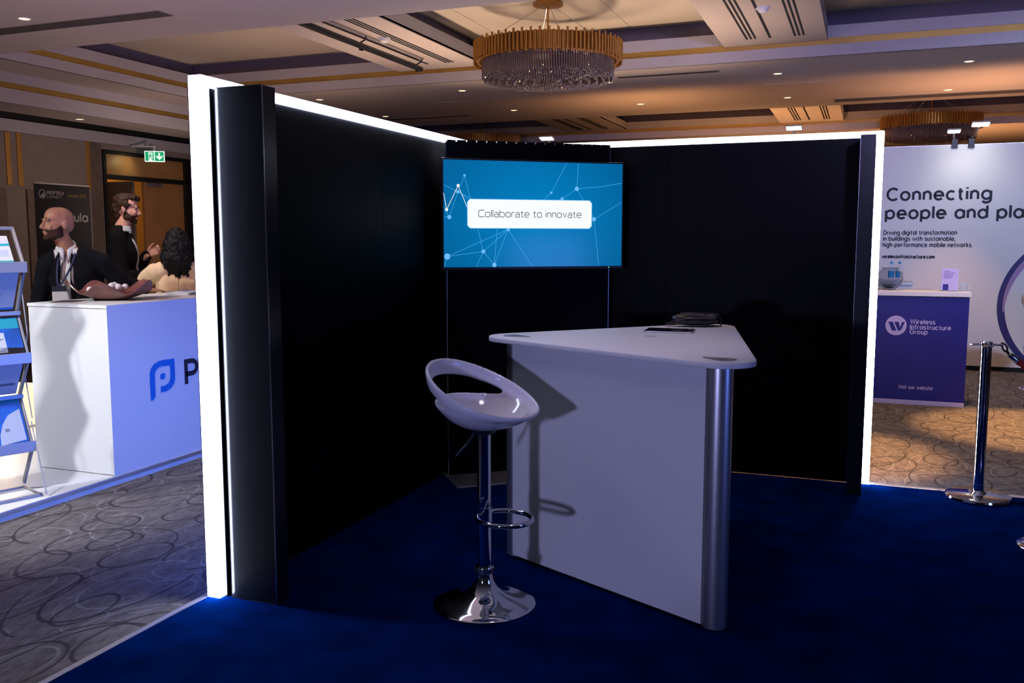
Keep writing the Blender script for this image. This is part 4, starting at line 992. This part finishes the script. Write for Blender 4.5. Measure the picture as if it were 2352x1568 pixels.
# --- wavy bowl with balls, leaflets on the welcome counter
bw = thing('wavy_bowl', 'reddish brown wavy edged lacquer bowl on the white welcome counter', 'bowl', (-5.02, 5.03, 1.177), 20)
b = MB(); NT, NR = 96, 14; v = []; f = []
for i in range(NR+1):
    s_ = i/NR
    for k in range(NT):
        th = 2*math.pi*k/NT
        wv = -.75*math.cos(5*(th+R(46))) + .2*math.sin(th*2+1.0)
        r_ = .06 + .215*s_*(1+.10*wv*s_)
        z = .008 + .088*s_**1.9*(1+.62*wv*s_)
        v.append((r_*math.cos(th)*1.0, r_*math.sin(th)*.85, z))
b.add(v, [(i*NT+k, i*NT+(k+1) % NT, (i+1)*NT+(k+1) % NT, (i+1)*NT+k) for i in range(NR) for k in range(NT)] + [tuple(range(NT))])
o = b.obj('shell', M['bowl'], bw, smooth=180); sd = o.modifiers.new('s', 'SOLIDIFY'); sd.thickness = .008; sd.offset = 1; bake(o); shade(o.data, 60)
bl = [(-.14, -.06, .075), (-.10, .0, .062), (.0, .0, .098), (.045, -.02, .090), (.02, .05, .100), (.09, .02, .088), (-.02, -.05, .070), (.06, .06, .074), (.0, .085, .075), (-.055, .045, .07)]
where = ['at the far left of the wavy bowl', 'second from the left in the wavy bowl', 'topmost in the middle of the wavy bowl', 'in front of the middle of the wavy bowl', 'behind the middle of the wavy bowl', 'right of the middle in the wavy bowl', 'low in the front dip of the wavy bowl', 'rear right of the wavy bowl', 'rear of the wavy bowl', 'rear left of the wavy bowl']
Rb = Matrix.Rotation(R(-42), 4, 'Z')
for (x, y, z), w in zip(bl, where):
    p = Matrix.Rotation(R(45), 4, 'Z') @ Vector((x, y, z))
    t = thing('golf_ball', 'white golf ball ' + w, 'golf ball', (-5.02+p.x, 5.03+p.y, 1.177+p.z), random.uniform(0, 360), 'golf balls in the wavy bowl')
    part('ball', M['ball'], t, lambda b: b.ell((0, 0, 0), (.0235, .0235, .0235), None, 20, 12), smooth=180)
    part('print', grey, t, lambda b: b.box((0, -.0233, 0), (.012, .001, .004)))
lf = thing('leaflet_stack', 'stack of pale leaflets lying at the right end of the white welcome counter', 'leaflets', (-5.0, 5.78, 1.176), 10)
for k in range(5):
    part('leaflet', M['paper'] if k < 4 else pale, lf, lambda b: b.box((random.uniform(-.006, .006), random.uniform(-.006, .006), .002+k*.004), (.2, .29, .0035), Matrix.Rotation(R(random.uniform(-3, 3)), 4, 'Z')))
part('cover_print', M['brochure_blue'], lf, lambda b: b.bb(-.09, -.02, .02, .13, .0195, .021))
l2 = thing('leaflet', 'dark leaflet lying flat left of the wavy bowl on the white counter', 'leaflet', (-5.17, 4.78, 1.176), 24)
part('sheet', mat('print_brown', (.06, .045, .05), .4), l2, lambda b: b.bb(-.08, .08, -.11, .11, 0, .002))
l3 = thing('leaflet', 'pale leaflet lying flat right of the wavy bowl on the white counter', 'leaflet', (-4.95, 5.45, 1.176), -15)
part('sheet', pale, l3, lambda b: b.bb(-.07, .07, -.1, .1, 0, .002))

# --- black banner by the left wall
bn = thing('roll_up_banner', 'black roll-up banner with white lettering behind the bald man', 'banner', (-9.5, 0, 0))
part('graphic', M['bannerblack'], bn, lambda b: b.bb(-.006, 0, 8.37, 9.22, .06, 2.285))
part('base', M['alu'], bn, lambda b: b.bb(-.1, .1, 8.37, 9.22, -.02, .06), bevel=.01)
part('top_rail', M['alu'], bn, lambda b: b.bb(-.012, .008, 8.365, 9.225, 2.285, 2.305), bevel=.003)
part('stay', M['alu'], bn, lambda b: b.tube([(-.03, 8.8, .03), (-.03, 8.8, 2.29)], .008, 8))
part('logo_ring', M['bannertext'], bn, lambda b: b.tube([(.002, 8.484+.05*math.cos(k*.2618), 2.165+.05*math.sin(k*.2618)) for k in range(24)], .005, 6, True))
b = MB()
for i in range(4): b.bb(.001, .003, 8.452+i*.016, 8.464+i*.016, 2.13, 2.143+i*.014)
tag(b.obj('logo_bars', M['bannertext'], bn), kind='stuff')
text('lettering', 'PROPTECH', M['bannertext'], bn, (.001, 8.555, 2.165), FXp, .25, .038, .007)
text('lettering', 'CONNECT', M['bannertext'], bn, (.001, 8.555, 2.12), FXp, .222, .03, .004)
text('lettering', 'Europe 2025', M['bannergold'], bn, (.001, 8.872, 2.145), FXp, .29, .038, .006)
text('lettering', 'sula', M['bannertext'], bn, (.001, 8.862, 1.838), FXp, .31, .105, .019)

# ================================================================== PEOPLE
def V3(*a): return Vector(a)
class Fig:
    """collects tapered pieces by region; a voxel union makes one continuous surface of them"""
    def __init__(s): s.p = []
    def ell(s, reg, c, r, m=None): s.p.append((reg, 'e', c, r, m))
    def limb(s, reg, pts, rad, m=None): s.p.append((reg, 'l', pts, rad, m))
    def build(s, regs, grow=0.0):
        b = MB()
        for reg, k, a, r, m in s.p:
            if regs and reg not in regs: continue
            if k == 'e': b.ell(a, tuple(x+grow for x in r), m, 18, 12)
            else: b.limb(a, [x+grow for x in r], 12, m)
        return b
def head_on(F, c, yaw, pitch=0, roll=0, sc=1.0, beardy=False):
    Mx = Matrix.Translation(c) @ Matrix.Rotation(R(yaw), 4, 'Z') @ Matrix.Rotation(R(pitch), 4, 'X') @ Matrix.Rotation(R(roll), 4, 'Y') @ Matrix.Scale(sc, 4)
    e = lambda c_, r_: F.ell('head', c_, r_, Mx)
    e((0, .018, .030), (.076, .094, .086)); e((0, -.012, .045), (.070, .080, .068)); e((0, .05, .0), (.066, .062, .07))
    e((0, -.030, -.035), (.062, .066, .080)); e((0, -.042, -.085), (.046, .046, .036)); e((0, -.078, -.106), (.022, .020, .018))
    for s in (-1, 1):
        e((s*.032, -.074, -.032), (.024, .020, .022))               # cheek bone
        e((s*.027, -.088, .020), (.024, .013, .009))                # brow
        e((s*.075, .012, -.014), (.008, .019, .031)); e((s*.079, .020, -.006), (.008, .012, .024))   # ear
        e((s*.048, -.02, -.078), (.018, .035, .026))                # jaw angle
        e((s*.011, -.104, -.040), (.009, .010, .008))               # nostril wing
    F.limb('head', [(0, -.092, .012), (0, -.108, -.018), (0, -.119, -.036)], [.009, .011, .0125], Mx)
    e((0, -.094, -.066), (.022, .010, .0065)); e((0, -.091, -.079), (.020, .010, .007)); e((0, -.086, -.055), (.03, .014, .016))
    return Mx
def cut(pred):
    def f(bm):
        bmesh.ops.delete(bm, geom=[q for q in bm.faces if pred(q.calc_center_median(), q.normal)], context='FACES')
        bd = [v for v in bm.verts if v.is_boundary]
        for _ in range(12):                          # even out the cut edge
            new = {}
            for v in bd:
                nb = [e.other_vert(v).co for e in v.link_edges if e.is_boundary]
                if len(nb) == 2: new[v] = v.co*.4 + (nb[0]+nb[1])*.3
            for v, c in new.items(): v.co = c
    return f
def eyes_on(Mx, parent):
    for s in (-1, 1):
        q = MB().ell((s*.029, -.0795, .003), (.0105, .0085, .0065), Mx, 12, 8).obj('eye', M['eye'], parent, smooth=180)
        MB().ell((s*.031, -.0858, .003), (.0048, .003, .0048), Mx, 10, 6).obj('iris', M['dark'], q, smooth=180)
        MB().limb([(s*.014, -.0955, .022), (s*.029, -.0965, .026), (s*.044, -.086, .023)], [.0035, .004, .0025], 8, Mx).obj('eyebrow', M['beard'], parent, smooth=180)
def beard_on(Mx, parent, m, top=-.05, grow=.004):
    b = MB()
    for c_, r_ in (((0, -.030, -.035), (.062, .066, .080)), ((0, -.042, -.085), (.046, .046, .036)), ((0, -.078, -.106), (.022, .020, .018)), ((.048, -.02, -.078), (.018, .035, .026)), ((-.048, -.02, -.078), (.018, .035, .026)), ((0, -.086, -.055), (.03, .014, .016))):
        b.ell(c_, tuple(x+grow for x in r_), Mx)
    inv = Mx.inverted()
    def off(c, n):
        p = inv @ c; lim = top + max(0, (p.y+.05))*.75 - max(0, -.075-p.y)*.2
        if p.y < -.082 and p.z > -.064 and abs(p.x) < .034: lim = -.050
        return p.z > lim or p.y > .012
    return voxel(b, 'beard', m, parent, .0035, 3, cut(off))
def hand_on(F, reg, w, d, side, n, curl=25, sc=1.0):
    """w wrist, d finger direction, side towards the thumb, n palm normal"""
    w = Vector(w); d = Vector(d).normalized(); n = Vector(n); n = (n - d*n.dot(d)).normalized(); s = Vector(side); s = (s - d*s.dot(d) - n*s.dot(n)).normalized()
    for i, (o, L, r) in enumerate(((.031, .068, .0088), (.010, .076, .0092), (-.011, .071, .0088), (-.031, .056, .0078))):
        k = w + d*.088*sc + s*o*sc
        F.limb(reg, [w + s*o*.55*sc + d*.012*sc, k], [.0155*sc, .0125*sc])
        p = [k]; a = R(curl*.5)
        for fr in (.45, .32, .23):
            p.append(p[-1] + (d*math.cos(a) + n*math.sin(a))*L*fr*sc*1.05); a += R(curl)
        F.limb(reg, p, [r*sc*1.08, r*sc, r*sc*.93, r*sc*.8])
    t = [w + s*.018*sc + d*.015*sc, w + s*.046*sc + d*.045*sc + n*.012*sc, w + s*.060*sc + d*.078*sc + n*.022*sc, w + s*.062*sc + d*.104*sc + n*.032*sc]
    F.limb(reg, t, [.0165*sc, .0135*sc, .0105*sc, .0085*sc])
def body_common(F, neck, head_c, RS, LS, chest, pelvis, arms, legs, sc=1.0, girth=1.0):
    F.limb('neck', [tuple(Vector(head_c)+Vector((0, .012, -.06))), neck], [.056*sc, .064*sc])
    F.limb('torso', [neck, tuple((Vector(neck)+Vector(RS))/2+Vector((0, 0, .012))), RS], [.05*sc, .052*sc, .055*sc])
    F.limb('torso', [neck, tuple((Vector(neck)+Vector(LS))/2+Vector((0, 0, .012))), LS], [.05*sc, .052*sc, .055*sc])
    ax = (Vector(LS)-Vector(RS)); ang = math.atan2(ax.y, ax.x)
    def blob(c, r):
        Mx = Matrix.Translation(c) @ Matrix.Rotation(ang, 4, 'Z'); F.ell('torso', (0, 0, 0), r, Mx)
    c, p = Vector(chest), Vector(pelvis)
    blob(c, (.175*sc, .115*girth, .19*sc)); blob(c*.55+p*.45, (.158*sc, .115*girth, .19*sc)); blob(c*.3+p*.7, (.158*sc, .118*girth, .16*sc))
    F.ell('hips', tuple(p), (.165*sc, .118*girth, .13*sc), None)
    for reg, pts in arms: F.limb(reg, pts, [.056*sc, .050*sc, .042*sc, .040*sc, .031*sc, .026*sc][:len(pts)] if len(pts) == 6 else [.056*sc, .043*sc, .027*sc])
    for pts in legs: F.limb('legs', pts, [.085*sc, .058*sc, .04*sc])
    for pts in legs:
        a = Vector(pts[-1]); F.limb('feet', [tuple(a+Vector((0, .03, -.030))), tuple(a+Vector((0, -.12, -.038)))], [.038, .03])
def folds(bm, amp, sc):
    bm.normal_update()
    for v in bm.verts: v.co += v.normal*amp*(mnoise.noise(v.co*sc)+.5*mnoise.noise(v.co*sc*2.3))

# ---- bald man behind the white counter, in profile to the left, hand on the counter
p1 = thing('person', 'bald bearded man in dark suit with lanyard behind the white counter', 'person', (-5.70, 5.30, .036), 47)
F = Fig()
HC = (-.062, .0, 1.69)
HM = head_on(F, HC, -62, -4, 0, 1.07)
body_common(F, (.0, .03, 1.475), HC, (-.145, .08, 1.385), (.235, -.02, 1.385), (.05, .035, 1.27), (.06, .06, .93),
            [('armR', [(-.145, .08, 1.385), (-.215, .10, 1.13), (-.245, .0, .915)]), ('armL', [(.235, -.02, 1.385), (.385, -.01, 1.235), (.53, .04, 1.175)])],
            [[(-.03, .06, .9), (-.04, .05, .5), (-.05, .06, .08)], [(.15, .06, .9), (.15, .05, .5), (.16, .06, .08)]], 1.0, 1.08)
hand_on(F, 'hands', (-.247, -.008, .90), (-.02, -.12, -1), (.25, -.9, .1), (.8, .3, 0), 30)
hand_on(F, 'hands', (.545, .045, 1.172), (1, .25, -.12), (-.2, .9, 0), (0, 0, -1), 8)
bo = voxel(F.build(None), 'body', M['skin_brown'], p1, .006, 4)
eyes_on(HM, bo)
beard_on(HM, bo, M['beard'], -.048, .0025)
def open1(c, n):
    xc = -.04 + .05*(1.45-c.z); w = .028 + .115*max(0, (c.z-.98))*.9 if c.z < 1.36 else .075
    return c.y < .06 and abs(c.x-xc) < min(w, .062) and c.z > .9 or (c.z > 1.43 and math.hypot(c.x+.005, c.y-.015) < .088) or c.z > 1.56
jk = voxel(F.build(('torso', 'armR', 'armL', 'hips'), .017), 'jacket', M['suit'], p1, .008, 5, lambda bm: (folds(bm, .006, 9), cut(open1)(bm)))
sl = jk.modifiers.new('s', 'SOLIDIFY'); sl.thickness = .005; sl.offset = 1; bake(jk)
shirt = voxel(F.build(('torso',), .006), 'shirt', M['shirt'], p1, .008, 4, lambda bm: (folds(bm, .003, 12), cut(lambda c, n: c.z < .95 or c.z > 1.5)(bm)))
# collar: two wings folded round the neck
for s in (-1, 1):
    b = MB(); pts = []
    for i in range(9):
        a = R(-95 + s*(8 + i*17)); rr = .066 + .004*(i < 2)
        pts.append((.0+rr*math.cos(a)*.98-.012, .03+rr*math.sin(a), 1.50 + .008*i - .012*(i == 0)))
    lo = [(x*1.22, (y-.03)*1.25+.03, z-.045-.018*max(0, 3-i)) for i, (x, y, z) in enumerate(pts)]
    b.add(pts+lo, [(i, i+1, 10+i, 9+i) for i in range(8)])
    o = b.obj('collar', M['shirt'], shirt, smooth=180); q = o.modifiers.new('s', 'SOLIDIFY'); q.thickness = .005; bake(o)
# lapels
for s, x0 in ((-1, -.105), (1, .055)):
    b = MB(); lap = [(x0*.55-.01, -.035, 1.475), (x0-.0, -.062, 1.40), (x0-s*-.035, -.075, 1.35), (x0-s*.005, -.092, 1.27), (-.02+s*.03, -.105, 1.10), (-.02+s*.022, -.105, 1.10), (x0*.45-.02, -.098, 1.27), (x0*.42-.015, -.075, 1.40)]
    b.add(lap, [tuple(range(8))]); o = b.obj('lapel', M['suit'], jk); q = o.modifiers.new('s', 'SOLIDIFY'); q.thickness = .008; bake(o)
lan = part('lanyard', M['lanyard'], p1, lambda b: (b.tube(smoothpoly([(-.062, .02, 1.50), (-.072, -.055, 1.42), (-.085, -.100, 1.32), (-.085, -.122, 1.25), (-.08, -.126, 1.22)], 6, False), .008, 6), b.tube(smoothpoly([(.05, .01, 1.50), (.035, -.065, 1.42), (-.01, -.105, 1.32), (-.05, -.122, 1.25), (-.07, -.126, 1.22)], 6, False), .008, 6)), smooth=True)
bdg = part('badge', M['paper'], p1, lambda b: b.box((-.075, -.130, 1.155), (.10, .003, .13), None), bevel=.001)
part('badge_header', M['ink'], bdg, lambda b: b.box((-.075, -.1322, 1.200), (.10, .0012, .042), None))
voxel(F.build(('legs', 'hips'), .012), 'trousers', M['suit'], p1, .010, 4, cut(lambda c, n: c.z < .07))
voxel(F.build(('feet',), .008), 'shoes', M['leather'], p1, .008, 3)

# ---- standing man in profile to the right, black jacket
p2 = thing('person', 'tall man with brown hair and black jacket seen from the side by the doorway', 'person', (-6.22, 6.42, .036), 44)
F = Fig()
HC = (.02, .02, 1.845)
HM = head_on(F, HC, 82, 6, 0, 1.0)
body_common(F, (-.03, .02, 1.655), HC, (-.07, -.17, 1.575), (-.01, .19, 1.575), (-.02, .01, 1.42), (-.02, .02, 1.0),
            [('armR', [(-.07, -.17, 1.575), (-.04, -.22, 1.25), (.16, -.12, 1.24)]), ('armL', [(-.01, .19, 1.575), (.06, .22, 1.24), (.17, .13, 1.42)])],
            [[(-.02, -.08, .98), (-.0, -.09, .52), (-.02, -.09, .08)], [(-.02, .1, .98), (.0, .1, .52), (-.02, .1, .08)]], 1.03, 1.05)
hand_on(F, 'hands', (.185, .12, 1.43), (1, -.3, .5), (0, -.4, 1), (-.2, -1, .1), 45)
hand_on(F, 'hands', (.175, -.11, 1.245), (1, .5, .1), (0, 0, 1), (-.4, 1, 0), 40)
bo = voxel(F.build(None), 'body', M['skin_fair'], p2, .006, 4)
eyes_on(HM, bo)
beard_on(HM, bo, M['hairbrown'], -.058, .003)
b = MB(); 
for c_, r_ in (((0, .030, .055), (.086, .090, .080)), ((0, -.035, .100), (.068, .062, .040)), ((0, .075, -.005), (.070, .048, .075)), ((0, .068, -.062), (.055, .035, .045)), ((.058, .02, .03), (.028, .06, .05)), ((-.058, .02, .03), (.028, .06, .05)), ((.02, -.085, .098), (.035, .025, .022))): b.ell(c_, r_, HM)
voxel(b, 'hair', M['hairbrown'], bo, .006, 2, lambda bm: folds(bm, .010, 38))
jk = voxel(F.build(('torso', 'armR', 'armL', 'hips'), .018), 'jacket', M['suit2'], p2, .008, 5, lambda bm: (folds(bm, .006, 8), cut(lambda c, n: (c.x > .05 and -.085 < c.y < .10 and c.z > 1.08 and c.z < 1.62) or c.z > (1.69 if c.x < -.02 else 1.64))(bm)))
sl = jk.modifiers.new('s', 'SOLIDIFY'); sl.thickness = .005; sl.offset = 1; bake(jk)
sh2 = voxel(F.build(('torso',), .008), 'shirt', M['shirt'], p2, .008, 4, cut(lambda c, n: c.z < .98 or c.z > 1.67))
part('collar', M['shirt'], sh2, lambda b: b.lathe([(.074, 1.625), (.075, 1.65), (.070, 1.69)], 20, Matrix.Translation((-.018, .02, 0)), cap=False), smooth=True)
voxel(F.build(('legs', 'hips'), .012), 'trousers', M['suit2'], p2, .010, 4, cut(lambda c, n: c.z < .07))
voxel(F.build(('feet',), .008), 'shoes', M['leather'], p2, .008, 3)

# ---- woman from behind, long black curls, cream jacket
p3 = thing('person', 'woman with long black curly hair and cream jacket seen from behind', 'person', (-5.60, 6.37, .036), 42)
F = Fig()
HC = (-.005, .03, 1.535)
HM = head_on(F, HC, 180, 2, 0, .95)
body_common(F, (-.01, .0, 1.33), HC, (-.175, -.0, 1.27), (.175, -.0, 1.27), (0, .01, 1.14), (0, .02, .86),
            [('armL', [(-.185, .0, 1.28), (-.265, .06, 1.22), (-.19, .25, 1.24)]), ('armR', [(.175, .0, 1.27), (.24, .06, 1.08), (.14, .24, 1.12)])],
            [[(-.08, .02, .84), (-.08, .03, .46), (-.08, .02, .08)], [(.08, .02, .84), (.08, .03, .46), (.08, .02, .08)]], .92, .95)
hand_on(F, 'hands', (-.185, .262, 1.245), (.3, 1, .3), (.3, 0, 1), (.9, -.3, 0), 35, .92)
hand_on(F, 'hands', (.13, .255, 1.12), (-.4, 1, .1), (0, 0, 1), (-1, -.3, 0), 35, .92)
bo = voxel(F.build(None), 'body', M['skin_fair'], p3, .006, 4)
eyes_on(HM, bo)
b = MB()
for c_, r_ in (((0, .0, 1.575), (.098, .105, .095)), ((0, -.035, 1.50), (.125, .09, .11)), ((-.01, -.05, 1.40), (.135, .085, .115)), ((-.0, -.055, 1.33), (.105, .065, .085)), ((-.07, .02, 1.48), (.045, .07, .11)), ((.075, .02, 1.48), (.045, .07, .11))): b.ell(c_, r_)
for k in range(46):
    a = random.uniform(-1, 1); x = a*.115; z0 = random.uniform(1.34, 1.50); L_ = random.uniform(.08, .15)
    y = -.055 - .055*math.sqrt(max(0, 1-a*a)) + .02*abs(a)
    b.tube([(x+.012*math.sin(i*1.5+k), y+.010*math.cos(i*1.5+k), z0-L_*i/7*(1-.25*abs(a))) for i in range(8)], [.014, .014, .013, .013, .012, .011, .009, .006], 7)
voxel(b, 'hair', M['hairblack'], bo, .006, 2, lambda bm: folds(bm, .010, 30))
jk = voxel(F.build(('torso', 'armR', 'armL', 'hips'), .026), 'jacket', M['tan'], p3, .008, 5, lambda bm: (folds(bm, .012, 7), cut(lambda c, n: c.z > 1.37)(bm)))
sl = jk.modifiers.new('s', 'SOLIDIFY'); sl.thickness = .006; sl.offset = 1; bake(jk)
part('back_seam', mat('seam', (.45, .33, .2), .8), jk, lambda b: b.tube([(0, -.128, 1.24), (0, -.14, 1.1), (0, -.135, .95)], .002, 5))
voxel(F.build(('legs', 'hips'), .012), 'trousers', M['suit2'], p3, .010, 4, cut(lambda c, n: c.z < .07))
voxel(F.build(('feet',), .008), 'shoes', M['leather'], p3, .008, 3)
